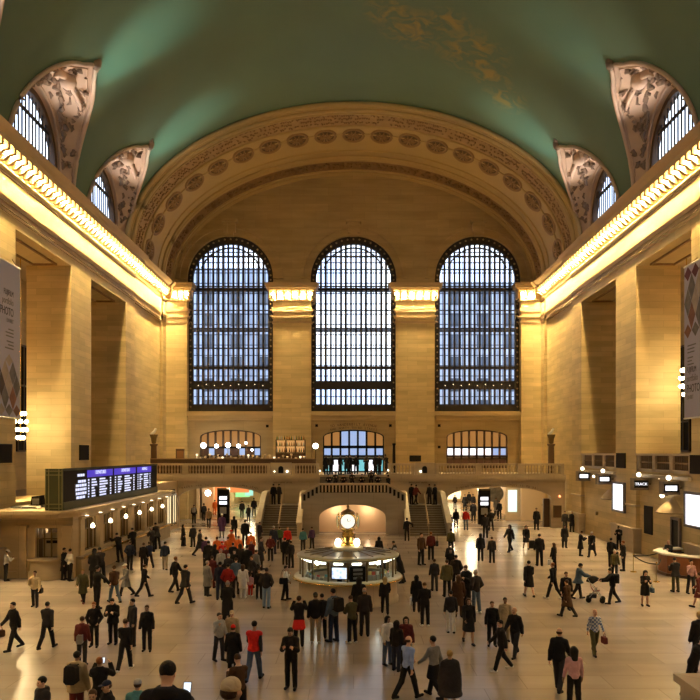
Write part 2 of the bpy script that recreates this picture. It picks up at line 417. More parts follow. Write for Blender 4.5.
# lower arched openings
LM = [[0, glow('amber_lit', (1, .45, .12), .32, (.12, .07, .03)), glow('blue_lit', (.42, .6, 1), .7), glow('cyan_lit', (.2, .75, .85), .7), glow('redbrown', (.5, .16, .06), .10, (.05, .03, .02))]][0]
for k, x in enumerate(LOWX):
    root = bpy.data.objects.new('door_%d' % (k+1) if k == 1 else 'window_%d' % (k+4), None); COL.objects.link(root); root.location = (x, 73.8, 4.6); root['kind'] = 'structure'
    z0 = 4.62 if k == 1 else 5.0; hwid = 3.03
    mb = MB(); mb.plate(arch_loop(x, hwid, z0, 8.1, 8.8, 16), [arch_loop(x, hwid-.12, z0+.1, 8.1, 8.68, 16)], 73.5, 73.7, 'y')
    nc = 8 if k != 1 else 7
    for i in range(1, nc):
        u = -hwid + 2*hwid*i/nc; mb.box(x+u-.10, x+u+.10, 73.5, 73.65, z0, 8.1+.7*math.sqrt(max(0, 1-(u/hwid)**2)))
    for z in (7.05, 7.15 if k == 1 else 7.05, 6.2, 5.9): mb.box(x-hwid, x+hwid, 73.5, 73.66, z-.09, z+.09)
    mb.build('door_frame' if k == 1 else 'window_frame', DARKW if k != 1 else BLACK, root)
    for i in range(nc):
        u0 = x-hwid+2*hwid*i/nc+.04; u1 = x-hwid+2*hwid*(i+1)/nc-.04
        uu = (u0+u1)/2-x; ztop = 8.1+.66*math.sqrt(max(0, 1-(uu/hwid)**2))
        def pane(m_, a, c): MB().box(u0, u1, 73.7, 73.72, a, c).build('pane', m_, root)
        if k == 0: pane(LM[1], 7.1, ztop); pane(LM[2] if i % 2 else LM[4], 6.25, 7.0)
        elif k == 1:
            pane(LM[2] if i in (2, 3, 4) else LM[1], 7.2, ztop); pane(LM[2], 6.25, 7.0); pane([LM[3], SCRW][i % 2], 4.7, 5.85)
        else: pane(LM[1], 7.1, ztop); pane(SCRW if i < 6 else LM[2], 6.25, 7.0); pane(LM[4], 5.0, 5.85)
# room beyond the left lower window (restaurant back room) and backs
mb = MB(); mb.box(-19, 19, 78.6, 78.8, 3.9, 10); struct('wall_beyond', mb, STONE2)
mb = MB(); mb.box(-19, 19, 74.2, 78.7, 9.2, 9.4); mb.box(-19.2, -19, 74.2, 78.8, 3.9, 9.4); mb.box(19, 19.2, 74.2, 78.8, 3.9, 9.4); struct('ceiling_beyond', mb, STONE2)
mb = MB(); mb.box(-19, 19, 73.2, 78.8, 4.0, 4.6); struct('floor_beyond', mb, STEPM)

# inscription
IN = plain('letter_bronze', (.10, .055, .02), .5)
ins = bpy.data.objects.new('trim_inscription_door', None); COL.objects.link(ins); ins.location = (0, 73.2, 9.2); ins['kind'] = 'structure'
def arc_text(body, cx, zc, rad, size, y, par, a_mid=PI/2, sp=None):
    n = len(body); sp = sp or size*.82
    for i, ch in enumerate(body):
        if ch == ' ': continue
        a = a_mid - (i-(n-1)/2)*sp/rad
        text(ch, 'letter', size, IN, par, (cx+rad*math.cos(a), y, zc+rad*math.sin(a)), (PI/2, 0, 0), .02).rotation_euler = (PI/2, -(a-PI/2), 0)
arc_text('TO VANDERBILT AVENUE', 0, -4.15, 13.48, .34, 73.27, ins, sp=.235)
arc_text('AND FORTY THIRD STREET', 0, -4.15, 13.14, .30, 73.27, ins, sp=.215)
mb = MB()
for x, z in ((PX(316.5, 73), PZ(425.5, 73)), (PX(390.5, 73), PZ(425.5, 73)), (PX(267, 73), PZ(426, 73)), (PX(439.5, 73), PZ(425.5, 73)), (PX(439.5, 73), PZ(447, 73))):
    mb.box(x-.13, x+.13, 73.22, 73.32, z-.13, z+.13)
struct('trim_vents', mb, BLACK)
mb = MB(); mb.box(PX(410, 72), PX(421.5, 72), 72.45, 72.62, PZ(461.5, 72), PZ(455.5, 72))
tag(mb.build('notice_board', BLACK, loc=(PX(416,72), 72.6, 5.8)), 'dark notice board low on the pilaster right of the middle doors', 'notice board')

# vault ----------------------------------------------------------------
def VP(th, y, off=0): return (-(VA-off)*math.cos(th), y, ZS+(VB-off)*math.sin(th))
LUN = [-2.9, 8.8, 20.4, 32.0, 43.5, 55.0]
LH, LW = 6.4, 4.5
def th_of_h(h): return math.asin(min(1, h/VB))
def lun_h(v):      # height of the lunette outline at offset v from its centre
    q = abs(v)/LW
    return 0 if q >= 1 else LH*(1-q**2.1)**.52 * (.95+.05*(1-min(1, q*5)))
ys = set([YB, 59.6])
for c in LUN:
    for i in range(-24, 25): ys.add(round(c + LW*math.sin(i/24*PI/2), 4))
y = YB
while y < 59.6: ys.add(round(y, 3)); y += 1.0
ys = sorted(v for v in ys if YB <= v <= 59.6)
rows = []
NT = 72
for y in ys:
    h = max([lun_h(y-c) for c in LUN]); t0 = th_of_h(h); rows.append([VP(t0+(PI-2*t0)*j/NT, y) for j in range(NT+1)])
m, t, b = nt('ceiling_green'); setc(b, (.1, .17, .1), .55)
N = t.nodes.new; L = t.links.new; g = N('ShaderNodeNewGeometry')
n1 = N('ShaderNodeTexNoise'); n1.inputs['Scale'].default_value = .12; n1.inputs['Detail'].default_value = 4; L(g.outputs['Position'], n1.inputs['Vector'])
cr = N('ShaderNodeValToRGB'); cr.color_ramp.elements[0].position = .3; cr.color_ramp.elements[0].color = (.068, .125, .078, 1)
cr.color_ramp.elements[1].position = .7; cr.color_ramp.elements[1].color = (.088, .165, .115, 1); L(n1.outputs['Fac'], cr.inputs[0])
# faint golden figures
n2 = N('ShaderNodeTexNoise'); n2.inputs['Scale'].default_value = .9; n2.inputs['Detail'].default_value = 6; n2.inputs['Distortion'].default_value = 1.2; L(g.outputs['Position'], n2.inputs['Vector'])
rg = N('ShaderNodeMapRange'); rg.inputs[1].default_value = .43; rg.inputs[2].default_value = .62; L(n2.outputs['Fac'], rg.inputs[0])
msum = None
for c_, rad in (((8.0, 49.6, 33.3), 3.0), ((9.6, 51.6, 32.7), 1.8), ((4.0, 48.4, 34.2), 2.6), ((6.0, 47.0, 33.9), 1.8), ((11.0, 53.5, 32.2), 2.0), ((2.2, 46.8, 34.4), 1.8)):
    d_ = N('ShaderNodeVectorMath'); d_.operation = 'DISTANCE'; L(g.outputs['Position'], d_.inputs[0]); d_.inputs[1].default_value = c_
    q = N('ShaderNodeMapRange'); q.inputs[1].default_value = rad; q.inputs[2].default_value = rad*.3; L(d_.outputs['Value'], q.inputs[0])
    if msum is None: msum = q.outputs[0]
    else:
        a_ = N('ShaderNodeMath'); a_.operation = 'MAXIMUM'; L(msum, a_.inputs[0]); L(q.outputs[0], a_.inputs[1]); msum = a_.outputs[0]
mu = N('ShaderNodeMath'); mu.operation = 'MULTIPLY'; L(msum, mu.inputs[0]); L(rg.outputs[0], mu.inputs[1])
mu2 = N('ShaderNodeMath'); mu2.operation = 'MULTIPLY'; mu2.inputs[1].default_value = .75; L(mu.outputs[0], mu2.inputs[0])
mx = N('ShaderNodeMix'); mx.data_type = 'RGBA'; L(mu2.outputs[0], mx.inputs[0]); L(cr.outputs[0], mx.inputs[6]); mx.inputs[7].default_value = (.30, .22, .05, 1)
L(mx.outputs[2], b.inputs['Base Color'])
CEIL = m
struct('ceiling', MB().grid(rows), CEIL)
# lunettes: relief shell from the window arch to the vault
rw = 3.35; zsp = 24.5
for s, side in ((-1, 'left'), (1, 'right')):
    for k, c in enumerate(LUN[2:]):
        NJ = 48; inner, outer_ = [], []
        for j in range(NJ+1):
            a = j/NJ; v = -LW*math.cos(a*PI)
            h = lun_h(v); p = VP(th_of_h(h), c+v); outer_.append(Vector((p[0]*(-s), p[1], p[2])))
            # matching point on the window outline (straight sides then half circle)
            if a < .12: q = (-rw, 23.0+(zsp-23.0)*a/.12)
            elif a > .88: q = (rw, 23.0+(zsp-23.0)*(1-a)/.12)
            else: bb = PI - (a-.12)/.76*PI; q = (rw*math.cos(bb), zsp+rw*math.sin(bb))
            inner.append(Vector((s*18.75, c+q[0], q[1])))
        rnd = random.Random(11+k)
        NI = 10; rows = []
        for i in range(NI+1):
            f = i/NI; rows.append([inner[j].lerp(outer_[j], f) for j in range(NJ+1)])
        o = struct('wall_lunette_%s_%d' % (side, k+1), MB().grid(rows), RELIEF)
        # bordering mouldings
        mb = MB(); mb.tube([p+Vector((-s*.05, 0, -.03)) for p in outer_], .14, 6); mb.tube([inner[j].lerp(outer_[j], .10) + Vector((-s*.05, 0, -.05)) for j in range(NJ+1)], .10, 6)
        mb.tube([inner[j].lerp(outer_[j], .86) + Vector((-s*.06, 0, -.04)) for j in range(4, NJ-3)], .05, 5)
        mb.build('border_moulding', RELIEF, o)
        if k >= 1:
            # raised scrollwork: leaves and figures
            mb = MB()
            for q in range(95):
                j = rnd.randint(6, NJ-6); f = rnd.uniform(.18, .84)
                p = inner[j].lerp(outer_[j], f); wd = (outer_[j]-inner[j]).length
                if wd < 1.0: continue
                p2 = inner[max(0, min(NJ, j+rnd.choice((-2, -1, 1, 2))))].lerp(outer_[j], max(.15, min(.88, f+rnd.uniform(-.12, .12))))
                nrm = Vector((-s*.5, 0, -.4)).normalized()*rnd.uniform(.05, .2)
                r_ = rnd.uniform(.05, .13)
                mid = p.lerp(p2, .5)+nrm*1.4+Vector((0, rnd.uniform(-.15, .15), rnd.uniform(-.15, .15)))
                mb.tube([p+nrm*.5, mid, p2+nrm*.6], [r_, r_*1.5, r_*.5], 5)
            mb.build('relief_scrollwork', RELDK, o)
            # winged wheel / globe in the middle
            mb = MB(); p = inner[NJ//2].lerp(outer_[NJ//2], .5)+Vector((-s*.2, 0, -.2)); mb.ball(p, .5, 12, 8)
            for q in (-1, 1):
                for w_ in range(6):
                    e = p + Vector((0, q*(.6+.22*w_), .35-.16*w_)); mb.tube([p+Vector((0, q*.3, 0)), e, e+Vector((0, q*.35, -.35))], [.12, .16, .05], 5)
            mb.build('relief_globe', RELIEF, o)
            # cartouche at the tip
            mb = MB(); p = outer_[NJ//2] + Vector((-s*.1, 0, .1)); mb.ball(p, .32, 8, 6, 1.3)
            for q in range(9):
                e = p + Vector((-s*rnd.uniform(-.2, .5), rnd.uniform(-.6, .6), rnd.uniform(-.3, 1.0)))
                mb.tube([p, e], [.14, .06], 5)
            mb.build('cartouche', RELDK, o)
        # window
        w_ = bpy.data.objects.new('window_lunette_%s_%d' % (side, k+1), None); COL.objects.link(w_); w_.location = (s*18.9, c, 23); w_['kind'] = 'structure'
        def lp(r, z0): return [(c-r, z0), (c+r, z0)] + arc(c, zsp, r, r, 0, PI, 24)
        mb = MB(); mb.plate(lp(rw+.6, 22.9), [lp(rw-.35, 23.0)], s*18.75, s*19.15, 'x'); mb.build('window_frame', DARKW, w_)
        mb = MB()
        for i in range(1, 13):
            u = -3.0+.46*i; mb.box(s*18.95, s*18.99, c+u-.08, c+u+.08, 23, zsp+math.sqrt(max(0, 9-u*u)))
        for z in (24.2, 26.2): mb.box(s*18.92, s*18.99, c-3, c+3, z, z+.22)
        mb.build('mullion_grid', IRON, w_)
        mb = MB()
        for i in range(0, 14): u = -3.4+.5*i; mb.box(s*20.4, s*20.45, c+u-.05, c+u+.05, 22, 29)
        mb.box(s*20.3, s*20.45, c-3.5, c+3.5, 25, 25.15)
        mb.build('outer_mullion_grid', IRON2, w_)
    # attic strip closing the wall behind the cornice, between the lunettes
    mb = MB(); mb.box(s*18.2, s*21.3, YB, 74.2, 22.0, 22.9); struct('wall_attic_'+side, mb, CORN)

# great arch soffit between the green vault and the far wall ------------------
Y0, Y1 = 59.2, 73.3
def band(y0, y1, off0, off1, mat, name, par=None, n=96):
    rows = [[VP(PI*j/n, y, o_) for j in range(n+1)] for y, o_ in ((y0, off0), (y1, off1))]
    mb = MB().grid(rows, True); return mb
arch = band(Y0, Y1, .35, .35, ARCHM, 'ceiling_arch')
rows = [[VP(PI*j/96, Y0, o_) for j in range(97)] for o_ in (0, .35)]
arch.grid(rows)
ao = struct('ceiling_arch', arch, ARCHM)
mb = MB()
def rib(y, r, off, mb_): mb_.tube([VP(PI*j/96, y, off) for j in range(97)], r, 6)
for y, r, off in ((Y0-.12, .22, .12), (Y0+.35, .18, .42), (Y0+.95, .10, .40), (Y0+3.3, .12, .40), (Y0+3.6, .07, .40),
                  (64.1, .08, .38), (67.6, .10, .38), (68.9, .14, .42), (69.3, .2, .42), (69.8, .10, .4), (72.3, .12, .38), (72.95, .12, .38), (73.25, .14, .40)):
    rib(y, r, off, mb)
mb.build('arch_moulding', ARCHM, ao)
# foliate bands made of many raised leaves (pattern)
rnd = random.Random(3)
mb = MB()
for j in range(300):
    th = PI*(j+.5)/300
    for y, sz in ((Y0+1.35, .17), (Y0+1.95, .22), (Y0+2.6, .2)):
        if rnd.random() < .72:
            p = Vector(VP(th+rnd.uniform(-.002, .002), y+rnd.uniform(-.1, .1), .37)); q = Vector(VP(th+.008, y+rnd.uniform(-.3, .3), .42)); mb.tube([p, p.lerp(q, .5)+(q-p)*.1, q], [.04, sz*.45, .03], 4)
mb.build('leaf_band', ORN, ao)
mb = MB()
for j in range(130):
    th = PI*(j+.5)/130
    for y in (70.6, 71.3):
        if rnd.random() < .8:
            p = Vector(VP(th, y, .40)); q = Vector(VP(th+rnd.uniform(-.02, .02), y+rnd.uniform(-.5, .5), .46)); mb.tube([p, q], [.12, .05], 4)
for j in range(24):
    th = PI*(j+.5)/24; p = Vector(VP(th, 71.1, .42)); mb.ball(p, .3, 8, 5)
rows = [[VP(PI*j/96, y, .365) for j in range(97)] for y in (70.1, 72.1)]; mb.grid(rows)
mb.build('leaf_band', ORN, ao)
mb = MB()
rows = [[VP(PI*j/96, y, .362) for j in range(97)] for y in (Y0+1.05, Y0+3.2)]; mb.grid(rows)
mb.build('band_ground', plain('band_ground', (.40, .27, .13), .65, var=.25, scale=1.5), ao)
# rosettes
def frame_at(th, y, off):
    p = Vector(VP(th, y, off)); e = 1e-3
    tx = (Vector(VP(th+e, y, off))-p).normalized(); ty = Vector((0, 1, 0)); return p, tx, ty, tx.cross(ty)
proto = None
NR = 19
for j in range(NR):
    # equal arc length spacing along the ellipse
    if j == 0:
        th_l = np.linspace(0, PI, 2000); xs = -VA*np.cos(th_l); zs = VB*np.sin(th_l)
        Ls = np.concatenate([[0], np.cumsum(np.hypot(np.diff(xs), np.diff(zs)))])
    th = float(np.interp(Ls[-1]*(j+.5)/NR, Ls, th_l))
    p, tx, ty, nz = frame_at(th, 64.35, .37)
    cen = Vector((0, 64.35, ZS)); 
    if nz.dot(cen-p) < 0: tx = -tx; nz = -nz
    Mx = Matrix((( tx.x, ty.x, nz.x), (tx.y, ty.y, nz.y), (tx.z, ty.z, nz.z))).to_4x4(); Mx = Mx @ Matrix.Diagonal((1.0, 1.4, 1, 1)); Mx.translation = p
    if proto is None:
        r = MB(); r.cur = 1; r.lathe((0,0,0), [(.001, .02), (.80, .02)], 20)
        r.cur = 0; r.lathe((0,0,0), [(.72, 0), (.80, .10), (.90, .12), (.98, .06), (1.0, 0)], 24); r.lathe((0,0,0), [(.001, .2), (.10, .18), (.16, .05)], 10)
        for q in range(10):
            a = 2*PI*q/10; r.tube([(.15*math.cos(a), .15*math.sin(a), .05), (.42*math.cos(a), .42*math.sin(a), .13), (.66*math.cos(a), .66*math.sin(a), .04)], [.05, .09, .03], 5)
        r.cur = 1
        for q in ():
            r.tube([(q*1.0, -.1, .03), (q*1.2, 0, .08), (q*1.28, .25, .03)], [.12, .14, .05], 5); r.tube([(q*1.0, .1, .03), (q*1.2, 0, .08), (q*1.28, -.25, .03)], [.12, .14, .05], 5)
        proto = r.build('rosette', [plain('rosette_rim', (.30, .19, .09), .6), ORN2], None, world=False); proto.parent = ao; q_ = proto
    else: q_ = link_copy(proto, ao)
    q_.matrix_world = Mx
# wall end above the corridor behind the camera
mb = MB().plate([(-25, 0), (25, 0), (25, 22.9)] + arc(0, ZS, 18.6, VB+.4, 0, PI, 40) + [(-25, 22.9)], [], YB-.3, YB, 'y')
struct('wall_behind', mb, STONE2)
# ------------------------------------------------------------------ west balcony
BD = 64.3; BT = 5.6
PASSL, PASSR = (-15.3, -7.75), (8.15, 17.9)
mb = MB()
def seg_arch(a, b_, zs, zt, n=16):
    c = (a+b_)/2; h = (b_-a)/2; return [(a, 0.01), (b_, 0.01)] + arc(c, zs, h, zt-zs, 0, PI, n)
fr = [seg_arch(PASSL[0], PASSL[1], 2.55, 3.55), seg_arch(PASSR[0], 17.2, 2.55, 3.55)]
mb.plate([(-W, 0), (W, 0), (W, 4.15), (-W, 4.15)], fr, BD, BD+.6, 'y')
struct('wall_balcony_front', mb, BALM)
mb = MB(); mb.box(-W, W, BD-.25, 73.3, 4.2, 4.6); mb.box(-W, W, BD-.12, BD+.5, 4.0, 4.2); mb.box(-W, W, BD-.05, BD+.5, 3.75, 3.85)
struct('floor_balcony', mb, BALM)
# balustrade: posts, rail and turned balusters
SECT = [(-18.3, -7.25, 'left of the left arch lamp niche'), (-5.35, -3.0, 'between the lamp niche and the stair head, left'), (3.0, 5.3, 'between the stair head and the lamp niche, right'), (7.15, 18.3, 'over the right arch')]
bproto = None
bprof = [(.05, 0), (.07, .04), (.045, .1), (.075, .25), (.06, .38), (.04, .5), (.055, .58), (.07, .62), (.07, .66)]
lab = ['long pale stone balustrade over the left arch', 'short stone balustrade section left of the stair head', 'short stone balustrade section right of the stair head', 'long pale stone balustrade over the right arch']
for k, (a, b_, _) in enumerate(SECT):
    root = thing('balustrade', lab[k]+', on the balcony edge', 'balustrade', (a, BD+.15, 4.6), group='balcony balustrades')
    MB().box(a, b_, BD, BD+.3, 4.6, 4.72).build('plinth', BALM, root)
    mb = MB(); mb.box(a, b_, BD-.04, BD+.34, 5.42, 5.6); mb.build('rail', BALM, root)
    nb = max(1, round((b_-a)/3.3)); L_ = (b_-a)/nb
    for i in range(nb+1):
        x = a+i*L_; pw = .28
        MB().box(max(a, x-pw), min(b_, x+pw), BD-.02, BD+.32, 4.72, 5.42).build('post', BALM, root)
    for i in range(nb):
        x0 = a+i*L_+pw; x1 = a+(i+1)*L_-pw; n = round((x1-x0)/.27)
        for j in range(n):
            x = x0+(x1-x0)*(j+.5)/n; loc = (x, BD+.15, 4.72)
            if bproto is None: bproto = MB().lathe(loc, [(r*1.1, h*1.06) for r, h in bprof], 8).build('baluster', BALM, root, loc=loc)
            else: link_copy(bproto, root, Vector(loc)-root.location)
# solid pieces with lamp niches
for k, (a, b_) in enumerate(((-7.2, -5.4), (5.35, 7.1))):
    c = PX(281 if k == 0 else 424.5, BD)
    root = thing('niche_pedestal', ['pale stone balcony block with dark arched niche above the left stairs', 'pale stone balcony block with dark arched niche above the right stairs'][k], 'pedestal', ((a+b_)/2, BD, 4.6))
    MB().box(a, b_, BD-.1, BD+.35, 4.6, 5.66).build('block', BALM, root)
    MB().extr(arch_loop(c, .22, 4.75, 5.15, 5.37, 8), BD-.14, BD-.095, 'y').build('niche', BLACK, root)
    MB().ball((c+(.55 if k == 0 else -.35), BD-.2, 4.9), .09, 8, 6).build('lamp', LAMPG, root)
    if k == 0: MB().ball((c-.55, BD-.2, 4.9), .06, 8, 6).build('lamp', LAMPG, root)
for x, z in ((PX(320, BD), 4.95), (PX(388, BD), 5.0)):
    o = MB().ball((x, BD-.1, z), .07, 8, 6).build('wall_lamp', LAMPG, loc=(x, BD-.1, z))
    tag(o, 'tiny glowing lamp on the balcony edge %s of the stair head' % ('left' if x < 0 else 'right'), 'lamp')
# letters over the arches
ins = bpy.data.objects.new('trim_inscription_arches', None); COL.objects.link(ins); ins.location = (0, BD, 3.7); ins['kind'] = 'structure'
def flat_text(body, x0, z0, z1, x1, size, y, par):
    for i, ch in enumerate(body):
        f = i/(len(body)-1)
        if ch == ' ': continue
        x = x0+(x1-x0)*f; z = z0+(z1-z0)*math.sin(f*PI/2) if z1 > z0 else z0+(z1-z0)*(1-math.cos(f*PI/2))
        ang = -math.atan2(z1-z0, x1-x0)*(1 if True else 0)
        text(ch, 'letter', size, IN, par, (x, y, z), (PI/2, ang, 0), .015)
flat_text('DINING CONCOURSE', PX(457, BD), 3.42, 3.76, PX(490, BD), .25, BD-.03, ins)
flat_text('TRACKS 11 TO 32', PX(506, BD), 3.76, 3.46, PX(535, BD), .25, BD-.03, ins)
flat_text('TRACKS 100 TO', PX(180, BD), 3.42, 3.74, PX(208, BD), .22, BD-.03, ins)
flat_text('117 LOWER LEVEL', PX(232, BD), 3.74, 3.42, PX(258, BD), .22, BD-.03, ins)
text('BALCONY LEVEL', 'letter', .22, IN, ins, (PX(418, BD), BD-.03, 3.95), (PI/2, 0, 0), .01)
text('BALCONY LEVEL', 'letter', .22, IN, ins, (PX(283, BD), BD-.03, 3.95), (PI/2, 0, 0), .01)

# central stair block ------------------------------------------------------
FD = 59.4; SB, ST = 58.0, 61.8; ZL = 2.15
mb = MB()
loop = [(-4.2, 0), (4.2, 0), (4.2, 3.1), (2.75, 3.95), (-2.75, 3.95), (-4.2, 3.1)]
mb.plate(loop, [seg_arch(-2.75, 2.6, 1.35, 2.35)], FD, FD+.35, 'y')
struct('wall_stair_front', mb, GREYM)
alc = plain('alcove_plaster', (.66, .47, .30), .6, var=.04)
mb = MB(); mb.box(-2.9, 2.75, FD+1.6, FD+1.7, 0, 2.6); struct('wall_alcove', mb, alc)
mb = MB(); mb.box(-4.2, 4.2, FD+.35, 64.3, 2.7, 3.0); mb.box(-3.2, -2.95, FD+.35, FD+1.7, 0, 2.7); mb.box(2.8, 3.05, FD+.35, FD+1.7, 0, 2.7)
struct('floor_stair_platform', mb, GREYM)
# parapet of the platform: sloping rail, posts, balusters
root = thing('balustrade', 'stone balustrade with sloping ends on the arched stair block behind the clock', 'balustrade', (0, FD+.1, 3.0), group='balcony balustrades')
mb = MB()
rl = [(-4.25, 3.05), (-2.75, 3.92), (2.75, 3.92), (4.25, 3.05)]
for (x0, z0), (x1, z1) in zip(rl, rl[1:]): mb.extr([(x0, z0), (x1, z1), (x1, z1+.16), (x0, z0+.16)], FD-.1, FD+.42, 'y')
mb.build('rail', BALM, root)
for j in range(19):
    x = -2.5+5.0*j/18
    o = MB().box(x-.06, x+.06, FD-.05, FD, 3.35, 3.9).build('baluster', BALM, root)
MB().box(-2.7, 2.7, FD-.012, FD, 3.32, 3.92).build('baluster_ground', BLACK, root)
for q in (-1, 1):
    for j in range(4):
        x = q*(2.95+.33*j); zt_ = 3.92-(abs(x)-2.75)*.58
        MB().extr([(x-.09, zt_-.55), (x+.09, zt_-.55), (x+.09, zt_-.05), (x-.09, zt_-.05)], FD-.03, FD+.01).build('baluster', BLACK, root)
# upper steps to the balcony, side flights and cheek walls
mb = MB()
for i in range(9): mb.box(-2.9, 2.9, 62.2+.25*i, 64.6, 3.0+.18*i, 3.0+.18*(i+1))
struct('floor_stairs_upper', mb, STEPM)
for q, side in ((-1, 'left'), (1, 'right')):
    mb = MB(); n = 13
    for i in range(n):
        mb.box(q*4.35, q*7.3, SB+(ST-SB)*i/n, 64.3, ZL*i/n, ZL*(i+1)/n)
        mb.box(q*4.35, q*7.3, SB+(ST-SB)*i/n-.03, SB+(ST-SB)*i/n+.02, ZL*(i+1)/n-.035, ZL*(i+1)/n+.002)
    for i in range(5): mb.box(q*(4.35-.35*i), q*(2.9), 62.0, 64.3, ZL+.17*i, ZL+.17*(i+1))
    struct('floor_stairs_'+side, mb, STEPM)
    for x0, x1, lb, rail in ((4.1, 4.4, 'inner', True), (7.3, 7.6, 'outer', False)):
        mb = MB(); lo = SB-.4
        mb.extr([(lo, 0), (64.3, 0), (64.3, ZL+1.0), (ST, ZL+.95), (lo, .95)], q*x0, q*x1, 'x')
        mb.extr([(lo-.05, .93), (ST, ZL+.93), (64.3, ZL+.98), (64.3, ZL+1.12), (ST, ZL+1.08), (lo-.05, 1.08)], q*(x0-.07), q*(x1+.07), 'x')
        struct('wall_stair_%s_%s' % (lb, side), mb, GREYM if not rail else BALM)
    mb = MB(); x = q*5.9
    mb.tube([(x, SB-.1, .95), (x, ST, ZL+.95)], .035, 6); 
    for i in range(5): f = i/4; y = SB+(ST-SB)*f; mb.tube([(x, y, ZL*f), (x, y, .95+ZL*f)], .025, 6)
    o = mb.build('handrail', RAILM, loc=(x, SB, 0)); tag(o, 'brass handrail running up the middle of the %s flight of steps' % side, 'handrail')

# passages beyond the arches ---------------------------------------------
PLW = plain('passage_plaster', (.72, .56, .36), .5, var=.05)
for (a, b_), side in (((-15.2, -7.7), 'left'), ((8.0, 16.0), 'right')):
    mb = MB(); mb.box(a-.3, a, 73, 100, 0, 3.9); mb.box(b_, b_+.3, 73, 100, 0, 3.9); mb.box(a-.3, b_+.3, 100, 100.3, 0, 3.9)
    struct('wall_passage_'+side, mb, PLW)
    mb = MB(); mb.box(a-.3, b_+.3, 73.3, 100.3, 3.72, 4.0); struct('ceiling_passage_'+side, mb, PLW)
struct('ceiling_under_balcony', MB().box(-18.4, 18.4, 64.9, 73.3, 4.05, 4.2), PLW); mb = MB()
mb.box(-18.4, -15.3, 64.9, 65.1, 0, 4.1); mb.box(-7.7, -7.5, 64.9, 73.3, 0, 4.1); mb.box(7.7, 7.9, 64.9, 73.3, 0, 4.1)
mb.box(-3.0, 3.0, 64.3, 64.4, 0, 4.0)
struct('wall_under_balcony', mb, PLW)
# bright displays in the passages
ORG = glow('orange_poster', (1, .25, .05), .8); GRN = glow('green_lit', (.25, .9, .3), .9); YEL = glow('yellow_lit', (1, .8, .2), 1.0); CYN = glow('cyan_poster', (.3, .9, .75), .9)
for px, w_, z0, z1, m_, nm, lb in ((207, 1.3, .2, 3.5, ORG, 'poster', 'orange glowing hanging poster at the back of the left passage'), (227, 2.3, 1.7, 3.6, ORG, 'poster', 'wide orange glowing poster behind the directory sign'),
        (240, 1.8, .9, 3.6, GRN, 'poster', 'green glowing panel at the back of the left passage'), (249, 1.0, 1.2, 3.6, CYN, 'poster', 'pale turquoise glowing panel beside the green one'), (257, 1.0, 1.6, 3.6, YEL, 'poster', 'yellow glowing panel at the right end of the left passage')):
    d = {207: 80, 227: 90, 240: 94, 249: 92, 257: 95}[px]
    x = PX(px, d); x = max(x, -15.0+w_/2); o = MB().box(x-w_/2, x+w_/2, d, d+.1, z0, z1).build(nm, m_, loc=(x, d, z0)); tag(o, lb, 'poster')
WARM = glow('shop_light', (1, .78, .42), 1.7)
for px, w_, z0, z1, d, lb in ((451, 1.6, .3, 3.3, 99, 'warm lit shop window left end of the right passage'), (469, 2.0, .5, 3.2, 97, 'warm lit shop window at the back of the right passage'), (492, 1.6, 1.0, 3.2, 95, 'bright shop window behind the round poster')):
    x = min(PX(px, d), 13.0); o = MB().box(x-w_/2, x+w_/2, d, d+.1, z0, z1).build('shop_window', WARM, loc=(x, d, z0)); tag(o, lb, 'shop window')
# display case in the right passage mouth and dark column
x = PX(513, 72); root = thing('display_case', 'glowing pale display case on the wall right of the directory sign under the right arch', 'display case', (x, 72, 0))
MB().box(x-.75, x+.75, 71.9, 72.1, 0, 3.5).build('frame', PLW, root); MB().box(x-.5, x+.35, 71.84, 71.9, .8, 2.9).build('screen', glow('case_glow', (.75, 1, .85), 1.1), root)
mb = MB(); mb.box(PX(521, 71), 18.4, 71, 71.2, 0, 4.1); struct('wall_passage_right_back', mb, PLW)
o = MB().box(PX(543, BD+.8), PX(550, BD+.8), BD+.62, BD+1.0, 0, 2.5).build('doorway_leaf', DARKW, loc=(PX(546, 65), 65, 0)); tag(o, 'tall dark door leaf at the right side of the right arch', 'door')
# hanging lamps
def globe(x, y, z, r, lb, top=None, mat=LAMPW, light=0, nm='globe_lamp'):
    root = thing(nm, lb, 'lamp', (x, y, z))
    MB().ball((x, y, z), r, 12, 8).build('globe', mat, root)
    if top: MB().tube([(x, y, z+r*.9), (x, y, top)], .02, 5).build('rod', BRONZE, root)
    return root
globe(PX(208, 70), 70, PZ(493, 70), .28, 'glowing round hanging lamp inside the left arch', 4.05)
globe(PX(500, 80), 80, 3.2, .25, 'glowing round hanging lamp inside the right arch', 3.72)
def plight(x, y, z, e, col=(1, .72, .38), r=.3, nm='lamp_light'):
    l = bpy.data.lights.new(nm, 'POINT'); l.energy = e; l.color = col; l.shadow_soft_size = r
    o = bpy.data.objects.new(nm, l); COL.objects.link(o); o.location = (x, y, z); return o
for x, y, e in ((-11.5, 69.5, 260), (-11.5, 82, 450), (11, 69, 300), (11, 82, 600), (11, 94, 450), (-11.5, 93, 350), (15.5, 67.5, 80)): plight(x, y, 3.3, e, (1, .82, .50), .5)
plight(-1.4, FD+.9, 1.9, 60, (1, .74, .45), .2); plight(1.2, FD+.9, 1.9, 60, (1, .74, .45), .2)

